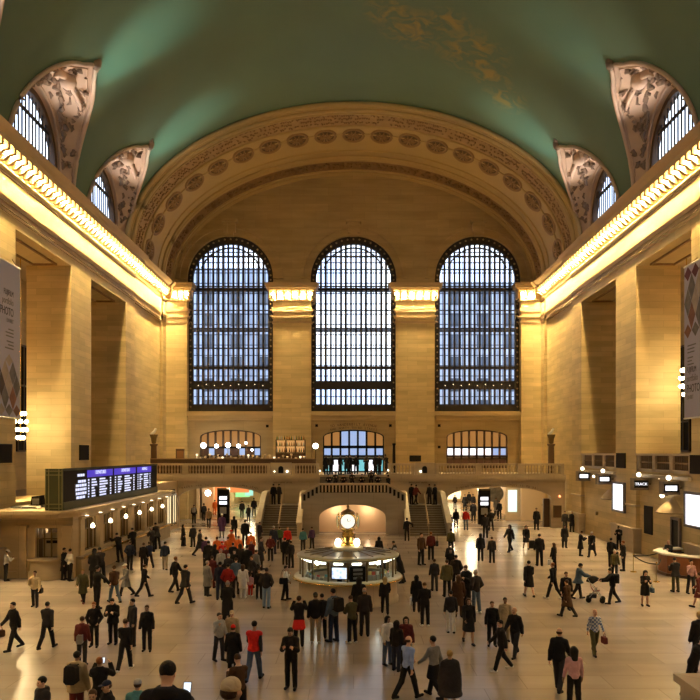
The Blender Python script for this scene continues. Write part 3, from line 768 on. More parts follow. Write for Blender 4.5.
# directory signs
def directory(px, dtop, lb, dy):
    d = dy; x = PX(px, d); root = thing('directory_sign', lb, 'sign', (x, d, 0))
    MB().box(x-.55, x+.55, d-.2, d+.2, 0, 3.1).build('cabinet', BLACK, root)
    mb = MB(); mb.box(x-.35, x+.35, d-.22, d-.2, 2.2, 2.5); mb.box(x-.35, x+.35, d-.22, d-.2, 1.75, 2.05); mb.build('lit_lines', SCRW, root)
    MB().box(x-.55, x+.55, d-.24, d+.24, 3.1, 3.25).build('cap', BRONZE, root)
    MB().box(x-.3, x+.3, d-.22, d-.2, .9, 1.5).build('map_panel', plain('map_grey', (.35, .35, .33), .5), root)
directory(223.5, 495, 'tall dark directory sign with white lit lines under the left arch', 68.5)
directory(484, 495, 'tall dark directory sign with white lit lines under the right arch', 67.5)
x = PX(495, 78); o = MB().lathe((x, 78, 2.2), [(.001, -.06), (.9, -.06), (.9, .06), (.001, .06)], 28, ax='y').build('round_poster', plain('round_poster_print', (.25, .25, .22), .5, var=.9, scale=2.5), loc=(x, 78, 2.2))
tag(o, 'round black and white poster disc standing in the right passage', 'poster')
MB().box(x-.1, x+.1, 77.95, 78.05, 0, 1.3).build('stand', BLACK, o, loc=None)

# restaurant on the balcony --------------------------------------------------
root = thing('planter_screen', 'long dark brown screen of low hedge boxes behind the left balustrade', 'screen', (-11, 65.4, 4.6))
MB().box(-17.9, -3.3, 65.2, 65.6, 4.6, 5.95).build('box', DARKW, root)
mb = MB(); rnd = random.Random(5)
mb.box(-17.9, -3.3, 65.15, 65.65, 5.95, 6.02); mb.build('rim', plain('tan_rim', (.30, .19, .09), .5), root)
def bar_unit(x, d, w_, lb):
    root = thing('bar_shelf', lb, 'shelf', (x, d, 4.6))
    MB().box(x-w_/2, x+w_/2, d, d+.3, 4.6, 6.5).build('cabinet', DARKW, root)
    for z in (6.55, 7.15, 7.75): MB().box(x-w_/2, x+w_/2, d-.05, d+.35, z, z+.05).build('shelf_board', DARKW, root)
    for q in (-1, -.33, .33, 1): MB().box(x+q*(w_/2-.05)-.05, x+q*(w_/2-.05)+.05, d, d+.3, 6.5, 7.8).build('upright', DARKW, root)
    MB().box(x-w_/2+.1, x+w_/2-.1, d+.3, d+.33, 6.6, 7.7).build('back_light', glow('amber_back', (1, .5, .15), .6), root)
bar_unit(PX(290.5, 71.6), 71.6, 2.9, 'dark bar shelf with amber back light beside the middle pilaster')
GLS = plain('bottle_glass', (.30, .28, .20), .1, .3)
bt = None; k = 0
cols = [plain('bottle_green', (.05, .16, .06), .15), plain('bottle_amber', (.45, .2, .05), .15), plain('bottle_clear', (.7, .72, .68), .1), plain('bottle_dark', (.04, .03, .03), .15)]
for z in (6.6, 7.2, 7.8):
    for i in range(12):
        x = PX(290.5, 71.6)-1.3+i*.235+rnd.uniform(-.03, .03); loc = (x, 71.7, z)
        if bt is None: bt = MB().lathe(loc, [(.001, 0), (.06, 0), (.06, .2), (.025, .27), (.025, .38), (.001, .38)], 8).build('bottle', cols[0], loc=loc); o = bt
        else: o = link_copy(bt, None, loc)
        o.material_slots[0].link = 'OBJECT'; o.material_slots[0].material = cols[rnd.randrange(4)]
        o['label'] = 'small bottle on the amber lit balcony bar shelf'; o['category'] = 'bottle'; o['group'] = 'bottles on the balcony bar shelf'
# counter with white globes in front of the left lower window
root = thing('bar_counter', 'long dark restaurant counter below the amber arched window', 'counter', (-12.2, 71.2, 4.6))
MB().box(-15.2, -7.9, 71.0, 71.6, 4.6, 5.75).build('body', DARKW, root); MB().box(-15.3, -7.8, 70.9, 71.7, 5.75, 5.83).build('counter_top', plain('counter_stone', (.55, .5, .42), .3), root)
for k, (px, py, r) in enumerate(((203.5, 445.5, .27), (216.5, 446, .19), (228, 445, .24), (238.5, 446, .19), (246, 443, .13), (252, 450, .12))):
    x, z = PX(px, 71.3), PZ(py, 71.3); root = globe(x, 71.3, z, r, 'glowing globe on the restaurant counter, %s' % ('largest, at the far left', 'second from the left', 'third from the left, big', 'fourth from the left', 'small, fifth from the left', 'small, at the far right')[k])
    MB().tube([(x, 71.3, 5.83), (x, 71.3, z-r*.9)], .03, 6).build('stem', BRONZE, root)
for k in range(26):
    px = 197+k*4.3+rnd.uniform(-.3, .3); x = PX(px, 67.5)
    if px > 312: break
    z = 5.85+rnd.uniform(0, .4)
    o = MB().lathe((x, 67.4, 4.6), [(.001, 0), (.16, 0), (.02, .05), (.02, z-4.6), (.09, z-4.55), (.11, z-4.42), (.001, z-4.38)], 8).build('table_lamp', plain('lamp_shade_cloth', (.8, .7, .5), .6) if k % 6 else glow('dim_shade', (1, .8, .5), 1.5), loc=(x, 67.4, 4.6))
    tag(o, 'little shaded lamp standing in the row behind the left balcony screen', 'lamp', 'little restaurant lamps behind the balcony screen')
x = PX(315.5, 66.0); root = thing('globe_lamp', 'tall bronze post lamp with bright white globe left of the stair head', 'lamp', (x, 66, 4.6))
MB().lathe((x, 66, 4.6), [(.001, 0), (.16, 0), (.12, .1), (.05, .2), (.04, 2.1), (.08, 2.2), (.001, 2.25)], 10).build('post', BRONZE, root)
MB().ball((x, 66, PZ(446, 66)), .24, 14, 10).build('globe', LAMPW, root)
x = PX(394, 71); o = MB().lathe((x, 71, 4.6), [(.001, 0), (.2, 0), (.16, .1), (.12, 2.6), (.2, 2.8), (.001, 2.85)], 10).build('bronze_post', BLACK, loc=(x, 71, 4.6)); tag(o, 'dark slim post standing against the wall right of the middle doors', 'post')
# torch stands near both corners
for px, lb in ((153.8, 'dark tall uplight stand at the left corner of the balcony'), (551.2, 'dark tall uplight stand at the right corner of the balcony')):
    d = 66; x = PX(px, d); root = thing('uplight_stand', lb, 'lamp', (x, d, 4.6))
    MB().lathe((x, d, 4.6), [(.001, 0), (.32, 0), (.3, .2), (.26, 2.5), (.36, 2.6), (.36, 2.7), (.001, 2.7)], 12).build('pillar', DARKW, root)
    MB().lathe((x, d, 7.3), [(.001, 0), (.2, .05), (.26, .5), (.38, .8), (.36, .85), (.001, .7)], 12).build('bowl', BRONZE, root)
    MB().tube([(x-.25, d, 8.15), (x+.05, d, 8.4), (x+.2, d, 8.7)], [.12, .14, .1], 8).build('lamp_head', WHITE, root)
# small lit wall cabinets at left of the balcony
o = MB().box(PX(176, 71), PX(184, 71), 70.9, 71.2, 4.6, 6.9).build('cabinet', DARKW, loc=(PX(180, 71), 71, 4.6)); tag(o, 'low dark wooden cabinet at the left end of the balcony', 'cabinet')
MB().box(PX(176.7, 70.8), PX(183.3, 70.8), 70.86, 70.9, 4.8, 6.7).build('door', plain('cab_door', (.22, .11, .045), .4), o)

# ------------------------------------------------------------------ ticket office
TX, TY0, TY1 = -14.6, 38.5, 57.6
OFF = stone('ticket_office_marble', (.60, .47, .28), 2.0, 3.0, rough=.45, var=.05)
mb = MB()
wins = [41.1+3.0*k for k in range(6)]
mb.plate([(TY0, 0), (TY1, 0), (TY1, 3.4), (TY0, 3.4)], [[(y-1.15, 1.15), (y+1.15, 1.15), (y+1.15, 2.95), (y-1.15, 2.95)] for y in wins], TX-.3, TX, 'x')
mb.plate([(-18.4, 0), (TX-.3, 0), (TX-.3, 3.4), (-18.4, 3.4)], [[(PX(36, TY0), 1.0), (PX(58, TY0), 1.0), (PX(58, TY0), 2.6), (PX(36, TY0), 2.6)]], TY0, TY0+.3, 'y')
mb.box(-18.4, TX, TY1-.3, TY1, 0, 3.4)
wo = struct('wall_ticket_office', mb, OFF)
mb = MB()
def pil(y, w_=.28, o_=.12): mb.box(TX, TX+o_, y-w_, y+w_, .95, 2.95); mb.box(TX, TX+o_+.06, y-w_-.05, y+w_+.05, 2.95, 3.1)
for y in [39.6, 42.6, 45.6, 48.6, 51.6, 54.6, 57.2]: pil(y)
for x in (PX(22.5, TY0), PX(67.5, TY0)): mb.box(x-.25, x+.25, TY0-.14, TY0, 0, 2.75); mb.box(x-.32, x+.32, TY0-.2, TY0, 2.6, 2.75)
mb.box(-18.4, TX+.1, TY0-.1, TY0, .0, .35); mb.box(-18.4, TX+.1, TY0-.1, TY0, .98, 1.06)
mb.extr([(PX(32, TY0), 1.0), (PX(36, TY0), 1.0), (PX(36, TY0), 2.6), (PX(58, TY0), 2.6), (PX(58, TY0), 1.0), (PX(62, TY0), 1.0), (PX(62, TY0), 2.78), (PX(32, TY0), 2.78)], TY0-.08, TY0, 'y')
struct('trim_ticket_pilasters', mb, OFF)
mb = MB()
hang = [(-18.4, TY0-1.5), (-15.3, TY0-1.5), (-14.7, TY0-1.35), (-14.2, TY0-.8), (-14.0, TY0-.1), (-14.0, TY1+.3), (-18.4, TY1+.3)]
mb.extr(hang, 3.42, 3.58, 'z'); mb.extr([(x+ (-.2 if x > -18 else 0), y+(.2 if y < 40 else -.1)) for x, y in hang], 3.2, 3.42, 'z')
struct('ceiling_ticket_office', mb, OFF)
# sloped stone counter base and brass shelf, along the front and the near window
mb = MB()
mb.extr([(TX, 0), (TX+.36, 0), (TX+.28, .9), (TX, .95)], 38.9, TY1, 'y')
struct('wall_counter_base', mb, plain('counter_base_stone', (.36, .27, .15), .4, var=.25, scale=1.5))
sh = thing('ticket_counter', 'long brass edged counter shelf below the left row of ticket windows', 'counter', (TX+.4, 48, .95))
MB().box(TX, TX+.45, 38.9, TY1, .95, 1.03).build('shelf', plain('counter_marble_dark', (.30, .22, .13), .3), sh)
MB().box(TX+.43, TX+.49, 38.9, TY1, .93, 1.05).build('brass_edge', GOLD, sh)
nc = (PX(47, TY0), TY0)
mb = MB(); mb.lathe((nc[0], nc[1], 0), [(.001, .96), (.95, .96), (.98, 1.05), (.001, 1.06)], 16, a0=PI, a1=2*PI)
o = mb.build('ticket_ledge', OFF, loc=(nc[0], nc[1], .95)); tag(o, 'curved stone ledge under the single near ticket window', 'ledge')
struct('wall_ticket_bow', MB().lathe((nc[0], nc[1], 0), [(.9, .0), (.9, .35), (.82, .4), (.82, .95)], 16, a0=PI, a1=2*PI), OFF)
INT = plain('office_interior', (.10, .065, .035), .7)
struct('wall_office_inside', MB().box(-18.2, -16.4, TY0+1.2, TY1-.4, 0, 3.1), INT)
for k, y in enumerate(wins):
    root = bpy.data.objects.new('window_%d' % (10+k), None); COL.objects.link(root); root.location = (TX, y, 1.15); root['kind'] = 'structure'
    mb = MB()
    for q in range(5): yy = y-1.15+2.3*q/4; mb.box(TX-.2, TX-.12, yy-.035, yy+.035, 1.15, 2.95)
    for z in (1.15, 2.3, 2.9): mb.box(TX-.2, TX-.12, y-1.15, y+1.15, z, z+.06)
    mb.build('grille', BRONZE, root)
    MB().box(TX-.45, TX-.4, y-1.1, y-.35, 1.2, 2.25).build('blind', plain('blind_tan', (.42, .28, .13), .6), root)
    MB().box(TX-.45, TX-.4, y+.2, y+.9, 1.2, 2.25).build('blind', plain('blind_tan', (.42, .28, .13), .6), root)
root = bpy.data.objects.new('window_16', None); COL.objects.link(root); root.location = (nc[0], TY0, 1); root['kind'] = 'structure'
mb = MB(); x0, x1 = PX(36, TY0), PX(58, TY0)
for q in (0, .33, .66, 1): x = x0+(x1-x0)*q; mb.box(x-.03, x+.03, TY0+.1, TY0+.18, 1, 2.6)
for z in (1, 2.0, 2.55): mb.box(x0, x1, TY0+.1, TY0+.18, z, z+.06)
mb.build('grille', BRONZE, root); MB().box(x0+.15, x1-.15, TY0+.5, TY0+.55, 1.05, 2.3).build('blind', plain('blind_grey', (.42, .36, .26), .6), root)
MB().box(x0+.35, x1-.2, TY0+.45, TY0+.5, 1.75, 1.9).build('notice_strip', BLACK, root)
# wall lamps between windows
tl = ['nearest to the camera', 'second from the near end', 'third from the near end', 'fourth from the near end', 'fifth from the near end', 'at the far end']
for k, y in enumerate(wins):
    root = thing('ticket_window_lamp', 'glowing bell lamp over a ticket window, %s' % tl[k], 'lamp', (TX+.1, y, 2.5), group='lamps over the ticket windows')
    MB().lathe((TX+.12, y, 2.45), [(.001, -.11), (.09, -.09), (.13, 0), (.08, .12), (.03, .17), (.001, .17)], 12).build('lamp_shade', glow('bell_glow', (1, .80, .5), 7), root)
    MB().tube([(TX-.12, y, 2.92), (TX+.02, y, 2.95), (TX+.12, y, 2.85), (TX+.12, y, 2.62)], .02, 6).build('bracket', BRONZE, root)
    plight(TX-.9, y, 2.7, 14, (1, .62, .28), .1)
plight(PX(47, 39.6), 39.6, 2.4, 12, (1, .8, .5), .1)
# row of downlights under the ledge
dl = None
for k in range(9):
    loc = (-14.15, 39.3+k*2.1, 3.19)
    if dl is None: dl = MB().lathe(loc, [(.001, 0), (.09, 0), (.10, -.02), (.001, -.02)], 10).build('downlight', LAMPG, loc=loc); o = dl
    else: o = link_copy(dl, None, loc)
    tag(o, 'tiny round downlight set under the ticket office ledge', 'downlight', 'downlights under the ticket office ledge')

# departure board
BX0, BX1, BY0, BY1, BZ0, BZ1 = -15.62, -14.78, 37.6, 55.6, 3.58, 5.66
root = thing('departure_board', 'long black departure board with glowing rows above the ticket office', 'board', ((BX0+BX1)/2, (BY0+BY1)/2, BZ0))
MB().box(BX0, BX1, BY0, BY1, BZ0, BZ1).build('case', BLACK, root)
mb = MB(); mb.box(BX0-.03, BX1+.03, BY0-.06, BY0+.02, BZ0, BZ1+.04)
mb.build('end_panel', GREENM, root)
mb = MB()
for x in (BX0-.02, BX0+.14, BX1-.18, BX1-.02): mb.box(x, x+.04, BY0-.09, BY0-.06, BZ0, BZ1)
for z in (BZ0+.1, BZ0+.3, BZ1-.3, BZ1-.1): mb.box(BX0, BX1, BY0-.09, BY0-.06, z, z+.04)
mb.build('end_trim', plain('brassy_green', (.22, .22, .11), .4, .6), root)
mb = MB(); mb.box(BX1, BX1+.06, BY0, BY1, BZ0, BZ0+.4); mb.box(BX1, BX1+.05, BY0, BY1, BZ1-.08, BZ1+.05); mb.build('front_frame', GREENM, root)
TXT = glow('board_text', (.72, .76, 1.0), 1.05, (.1, .1, .12)); BLU = glow('board_blue', (.07, .04, .60), .8, (.02, .02, .06))
xf = BX1+.012
rnd = random.Random(9)
def yb(px, z): return (BX1)*F/(px-CX)          # board depth from a picture column
# column extents along the board
ec = [(yb(75, 0), yb(86, 0)), (yb(87, 0), yb(112.5, 0)), (yb(114, 0), yb(135.5, 0)), (yb(137, 0), yb(151, 0))]
for ci, (a, c) in enumerate(ec):
    mb = MB(); L_ = c-a
    if ci == 0:
        for i, wd in enumerate((.6, .5, .9, .95, .9, .8, .85)):
            z = BZ1-.36-i*.215 - (.12 if i > 0 else 0); x_ = 0
            p = a + L_*(.5-wd/2)
            while p < a+L_*(.5+wd/2): q = rnd.uniform(.18, .5); mb.box(xf, xf+.015, p, min(p+q, c), z-.07, z+.07); p += q+.07
    else:
        MB().box(xf-.005, xf+.004, a, c, BZ1-.52, BZ1-.12).build('header_panel', BLU, root)
        text('DEPARTURES' if ci < 3 else 'ARRIVALS', 'header_letters', .30, TXT, root, (xf+.02, (a+c)/2, BZ1-.27), (PI/2, 0, PI/2), .005)
        for (f0, f1) in ((.03, .07), (.16, .36), (.46, .80), (.88, .93)):
            mb = MB()
            for i in range(7):
                z = BZ1-.66-i*.155; p = a+L_*f0; e = a+L_*(f1-rnd.uniform(0, .12 if f1-f0 > .1 else 0))
                while p < e: q = rnd.uniform(.12, .34); mb.box(xf, xf+.015, p, min(p+q, e), z-.045, z+.045); p += q+.05
            mb.build('text_column', TXT, root)
    if ci == 0: mb.build('text_column', TXT, root)
# clutter on the office roof by the board
rnd = random.Random(21)
for k, (px, py, w_, h_, m_, nm, lb) in enumerate(((31, 512, .9, .12, WHITE, 'paper_stack', 'white flat stack on the ticket office roof near the board'), (20, 513, .8, .10, plain('grey_box', (.3, .28, .25), .6), 'storage_box', 'flat grey box on the ticket office roof at its near left'),
        (38, 502, .55, .5, BLACK, 'projector', 'black boxy spotlight housing on the ticket office roof left of the board'), (38, 509, .9, .12, plain('grey_box2', (.42, .38, .3), .6), 'storage_box', 'pale flat box below the black housing left of the board'))):
    d = 39.0+.4*k; x = PX(px, d)
    root = thing(nm, lb, 'box', (x, d, 3.58))
    z0 = 3.58 if k != 2 else 3.72
    if k == 2: MB().tube([(x, d, 3.58), (x, d, 3.75)], .1, 8).build('foot', BLACK, root)
    mb = MB(); mb.extr([(x-w_/2, z0), (x+w_/2, z0), (x+w_/2-.06, z0+h_), (x-w_/2+.06, z0+h_*.9)], d-.3, d+.3, 'y'); mb.build('case', m_, root)
    MB().box(x-w_/2+.1, x+w_/2-.1, d-.32, d-.29, z0+.03, z0+h_*.7).build('front', plain('dull_grey', (.18, .17, .15), .5), root)
# lit shop fronts between office and left arch
mb = MB(); mb.box(-15.6, -15.3, TY1, BD, 0, 3.9); struct('wall_shop_left', mb, PLW)
mb = MB(); mb.box(-18.4, -15.3, TY1, BD+.1, 3.9, 4.1); struct('ceiling_shop_left', mb, PLW)
for k, (y0, y1) in enumerate(((58.4, 59.9), (60.4, 61.9), (62.3, 63.6))):
    root = bpy.data.objects.new('window_%d' % (17+k), None); COL.objects.link(root); root.location = (-15.3, y0, .5); root['kind'] = 'structure'
    MB().box(-15.3, -15.26, y0, y1, .6, 2.9).build('pane', glow('shop_pane', (1, .80, .45), 1.0), root)
    mb = MB()
    for y in (y0, (y0+y1)/2, y1): mb.box(-15.3, -15.2, y-.05, y+.05, .4, 3.0)
    mb.box(-15.3, -15.2, y0, y1, 2.9, 3.0); mb.build('window_frame', BRONZE, root)
x = -15.15; root = thing('hanging_sign', 'small black hanging sign with pale letters left of the left arch', 'sign', (x, 61.5, 3.2)); MB().box(x-.05, x+.05, 60.2, 62.6, 3.1, 3.45).build('panel', BLACK, root); MB().box(x+.05, x+.06, 60.5, 62.3, 3.2, 3.35).build('lit_line', glow('sign_dim', (1, .9, .7), .5), root)

# ------------------------------------------------------------------ wall items
def wallbox(nm, lb, cat, px0, px1, py0, py1, s, mat, X_=18.38, th=.08, frame=None):
    d1 = X_*F/abs(px0-CX); d2 = X_*F/abs(px1-CX); dm = (d1+d2)/2; ya, yb_ = min(d1, d2), max(d1, d2)
    z1, z0 = PZ(py0, dm), PZ(py1, dm); root = thing(nm, lb, cat, (s*X_, dm, z0))
    if frame:
        fw = .14; MB().plate([(ya-fw, z0-fw), (yb_+fw, z0-fw), (yb_+fw, z1+fw), (ya-fw, z1+fw)], [[(ya, z0), (yb_, z0), (yb_, z1), (ya, z1)]], s*(X_-th-.06), s*(X_+.02), 'x').build('frame', frame, root)
    MB().box(s*(X_-th), s*X_, ya, yb_, z0, z1).build('panel', mat, root); return root
DKP = plain('grille_black', (.012, .010, .009), .7, spec=.1)
for args in (('loudspeaker_grille', 'dark square grille on the left pier between the openings', 'grille', 79, 88, 445, 460, -1, DKP), ('loudspeaker_grille', 'dark square grille at the left picture edge below the banner', 'grille', -2, 11, 444, 463, -1, DKP),
             ('loudspeaker_grille', 'dark square grille on the right pier beside the parapets', 'grille', 617, 626, 453, 468, 1, DKP), ('loudspeaker_grille', 'dark square grille at the right picture edge below the banner', 'grille', 691, 704, 455, 474, 1, DKP),
             ('notice_board', 'tall dark notice board on the right lower wall between sign boxes', 'panel', 645, 653, 506, 534, 1, DKP)):
    r = wallbox(*args[:9], X_=18.4 if args[0] != 'notice_board' else 18.65)
    o = kids(r)[0]
    # bezel
sc1 = wallbox('lit_screen', 'glowing blank white screen on the right pier between the openings', 'screen', 614.5, 625, 484, 510, 1, SCRW, 18.36, .1, frame=plain('screen_frame', (.10, .09, .10), .4))
sc2 = wallbox('lit_screen', 'big glowing blank white screen at the right picture edge', 'screen', 687.5, 708, 495, 526, 1, SCRW, 18.3, .1, frame=plain('screen_frame', (.10, .09, .10), .4))
# track sign boxes with a lamp on top
for k, (px, py, lit, lb) in enumerate(((583, 476, 1, 'leftmost of the four, near the corner of the right wall'), (603.5, 479, 1, 'second from the left on the right wall'), (639.5, 484, 0, 'dark faced with small lit letters'), (669.5, 488, 1, 'rightmost, above the awning shaped lamp'))):
    X_ = 17.95; d = X_*F/(px-CX); z = PZ(py, d); root = thing('track_sign_box', 'box sign with top lamp, %s' % lb, 'sign', (X_, d, z-.3))
    sc_ = d/47.
    w_, hh = .5, .38
    MB().box(X_-w_, X_+w_, d-.25, d+.25, z-hh, z+hh).build('box', plain('sign_grey', (.20, .16, .11), .45), root)
    MB().box(X_-w_*.85, X_+w_*.85, d-.27, d-.24, z-hh*.62, z+hh*.62).build('face', BLACK, root)
    if lit: MB().box(X_-w_*.68, X_+w_*.62, d-.285, d-.27, z-hh*.36, z+hh*.36).build('lit_panel', SCRW, root)
    else: text('TRACK', 'letters', .24, SCRW, root, (X_, d-.28, z), (PI/2, 0, 0), .005)
    MB().ball((X_-.05, d, z+hh+.2), .15, 12, 8).build('lamp', glow('track_lamp', (1, .9, .7), 3), root)
    MB().tube([(X_-.05, d, z+hh-.02), (X_-.05, d, z+hh+.1)], .05, 6).build('lamp_stem', BRONZE, root)
    MB().box(X_+w_, 18.66, d-.05, d+.05, z-.05, z+.05).build('bracket', BRONZE, root)
for k, (px, py, r) in enumerate(((593.6, 476.3, .1), (649.5, 476, .07), (659, 477.5, .09), (601, 514, .12), (662, 495.5, .14))):
    if k == 3: continue
    X_ = 18.3; d = X_*F/(px-CX); z = PZ(py, d); root = thing('wall_lamp', ['small glowing wall lamp between the two left sign boxes', 'tiny glowing wall lamp right of the dark faced sign', 'small glowing wall lamp left of the rightmost sign', '', 'small white glowing lamp below the rightmost sign box'][k], 'lamp', (X_, d, z))
    MB().ball((X_, d, z), r, 10, 6).build('bulb', LAMPG, root); MB().tube([(X_, d, z), (18.66, d, z)], .03, 6).build('arm', BRONZE, root)
# awning shaped lamp shades
def awning(px, py, wd, ht, pr, lb):
    X_ = 18.6; d = X_*F/(px-CX); z = PZ(py, d); root = thing('awning_shade', lb, 'shade', (X_, d, z))
    rows = []
    for i in range(7):
        f = i/6; r = f*wd/2; rows.append([(X_-pr*f*math.sin(PI*j/10) , d+r*math.cos(PI*j/10), z+ht*(1-f)**.8) for j in range(11)])
    MB().grid(rows).build('hood', plain('awning_cream', (.62, .48, .30), .5), root)
    MB().tube([(X_-pr*.99*math.sin(PI*j/10), d+wd/2*math.cos(PI*j/10), z) for j in range(11)], .03, 5).build('rim', BRONZE, root)
    MB().ball((X_-pr*.4, d, z+.12), .1, 8, 6).build('bulb', LAMPG, root)
awning(609.5, 499, 2.4, .75, .5, 'small pale half cone hood left of the lit screen on the pier')
awning(674, 512.5, 2.3, .95, 1.0, 'large pale half cone hood below the rightmost sign box')
root = wallbox('service_door', 'narrow dark door beside the information desk on the right wall', 'door', 673, 680, 520, 568, 1, BLACK, 18.6, .06, frame=plain('door_bronze', (.13, .10, .10), .4))
root = wallbox('bronze_plaque', 'square dark wooden plaque on the wall right of the right arch', 'plaque', 553.5, 561.5, 505.5, 518, 1, DARKW, 18.0, .06) if False else thing('bronze_plaque', 'square dark wooden plaque on the wall right of the right arch', 'plaque', (PX(557.5, 64.2), 64.2, 1.2))
x = PX(557.5, 64.2); MB().box(x-.36, x+.36, 64.2, 64.3, .9, 1.95).build('frame', BRONZE, root); MB().box(x-.3, x+.3, 64.17, 64.2, .96, 1.89).build('panel', DARKW, root)
o = MB().ball((PX(560.5, 64), 64.24, PZ(496.5, 64)), .08, 8, 6).build('signal_light', glow('red_signal', (1, .25, .1), 6), loc=(PX(560.5, 64), 64.24, PZ(496.5, 64))); tag(o, 'tiny red orange light on the wall above the dark plaque', 'light')
x = 18.62; o = MB().lathe((18.55, 56.5, 1.9), [(.001, -.05), (.15, -.05), (.15, .1), (.001, .1)], 12, ax='x').build('wall_vent', BRONZE, loc=(18.55, 56.5, 1.9)); tag(o, 'small round dark vent low on the right recessed wall', 'vent')

# banners ------------------------------------------------------------------
BNW = plain('banner_cloth', (.47, .46, .62), .75, var=.03); BNK = plain('banner_ink', (.03, .025, .03), .7); BNG = plain('banner_grey_ink', (.18, .17, .19), .7)
PUR = plain('banner_purple', (.10, .02, .045), .7); PH = [plain('photo_dark', (.05, .03, .02), .6, var=.9, scale=2), plain('photo_rust', (.22, .09, .05), .6, var=.8, scale=2), plain('photo_grey', (.14, .13, .13), .6, var=.9, scale=2), plain('photo_pale', (.40, .33, .28), .6, var=.5, scale=2)]
for s in (-1, 1):
    X_ = s*(18.12 if s < 0 else 17.85); y0, y1 = (36.7, 40.2) if s < 0 else (36.4, 39.9); z0, z1 = 8.35, 16.5
    root = thing('hanging_banner', ['tall grey lilac photo exhibit banner with text above diamond photos', 'tall photo exhibit banner with diamond photos above grey text'][s > 0], 'banner', (X_, (y0+y1)/2, z0))
    MB().box(X_-.015, X_+.015, y0, y1, z0, z1).build('cloth', BNW, root)
    for z in (z0, z1): MB().tube([(X_, y0-.05, z), (X_, y1+.05, z)], .05, 6).build('hanging_rod', WHITE, root)
    for yy in (y0+.3, y1-.3): MB().tube([(X_, yy, z1), (s*18.45, yy, z1+.5)], .02, 5).build('hanging_cord', BRONZE, root)
    xs_ = X_ - s*.022
    rot = (PI/2, 0, PI/2 if s < 0 else -PI/2)
    tz = (14.9, 14.45, 13.9, 13.45) if s < 0 else (10.9, 10.45, 9.9, 9.45)
    ye = y1-.8 if s < 0 else y1-.3
    for body, z, sz, m_ in zip(('FUJIFILM', 'portfolio', 'PHOTO', 'EXHIBIT'), tz, (.42, .5, .60, .30), (BNK, BNG, BNK, BNG)):
        text(body, 'printed_letters', sz, m_, root, (xs_, ye, z), rot, .003, 'RIGHT' if s < 0 else 'LEFT', sx=.72)
    zz = 13.0 if s < 0 else 12.2; mb = MB()
    for i in range(6):
        a = rnd.uniform(.5, 1.1); zc = zz-i*.18-(.1 if i > 2 else 0); mb.box(xs_, xs_-s*.002, ye-a if s < 0 else ye-.1-a, ye if s < 0 else ye-.1, zc-.035, zc+.035)
    mb.build('printed_lines', BNG, root)
    dz0, dz1 = (z0+.08, 11.7) if s < 0 else (12.6, z1-.08)
    nr = 5; dh = (dz1-dz0)/nr; k = 0
    for i in range(nr):
        for j in range(4):
            cy_ = y0+.45+j*.87+(.43 if i % 2 else 0); cz_ = dz0+dh*(i+.5)
            if cy_+.42 > y1: continue
            if s < 0 and i == nr-1 and j % 2: continue
            MB().extr([(cy_-.42, cz_), (cy_, cz_+dh*.98), (cy_+.42, cz_), (cy_, cz_-dh*.98)] if 0 < i < nr-1 else [(cy_-.42, cz_), (cy_, cz_+dh*.5), (cy_+.42, cz_), (cy_, cz_-dh*.5)], xs_, xs_-s*.002, 'x').build('diamond_photo', (PUR if (s > 0 and i == nr-1) else PH[(i*3+j*2+k) % 4]), root); k += 1

# chandeliers in the galleries -------------------------------------------------
cproto = None
for s in (-1, 1):
    for k, yc in enumerate((34.0, 46.0)):
        x = s*20.7; zc = 8.2 if s < 0 else 10.9
        root = thing('gallery_chandelier', ('left' if s < 0 else 'right')+' gallery chandelier of clustered bare bulbs, '+['beyond the near pier', 'beside the hanging banner', 'in the far opening'][k], 'chandelier', (x, yc, zc))
        for q in range(4):
            for r_ in range(6):
                a = 2*PI*r_/6+q*.5; R = (.18, .34, .38, .25)[q]; loc = (x+R*math.cos(a), yc+R*math.sin(a), zc-.75+q*.5)
                if cproto is None: cproto = MB().ball(loc, .12, 8, 6).build('bulb', glow('chandelier_bulb', (1, .75, .38), 40), root, loc=loc)
                else: link_copy(cproto, root, Vector(loc)-root.location)
        mb = MB(); mb.tube([(x, yc, zc-1.0), (x, yc, 19.6)], .03, 6)
        for q in range(4): mb.lathe((x, yc, zc-.78+q*.5), [((.18, .34, .38, .25)[q], -.02), ((.18, .34, .38, .25)[q]+.02, .02), ((.18, .34, .38, .25)[q]-.03, .03)], 14)
        mb.build('frame', GOLD, root)
        plight(s*22.6, yc-2, 12.5, 230, (1, .48, .13), .3, 'gallery_lamp')

# ------------------------------------------------------------------ information booth
BC = (-.25, 33.0); R0 = 2.12
root = thing('information_booth', 'round glass and marble information booth in the middle of the floor', 'booth', (BC[0], BC[1], 0))
B3 = (BC[0], BC[1], 0)
MB().lathe(B3, [(2.26, 0), (2.26, .16), (2.2, .2), (2.18, .9), (2.22, .98)], 48).build('marble_base', stone('booth_marble', (.52, .44, .32), .9, 2, rough=.35, var=.05), root)
MB().lathe(B3, [(2.0, .98), (2.36, .98), (2.43, 1.03), (2.38, 1.1), (2.0, 1.1)], 48).build('counter_top', plain('booth_counter', (.62, .60, .45), .2), root)
MB().lathe(B3, [(2.36, .96), (2.45, .97), (2.45, 1.03), (2.36, 1.04)], 48).build('brass_edge', GOLD, root)
m, t, b = nt('booth_glass'); setc(b, (.9, 1, .95), .02); b.inputs['Transmission Weight'].default_value = 1; b.inputs['IOR'].default_value = 1.05; GLASS = m
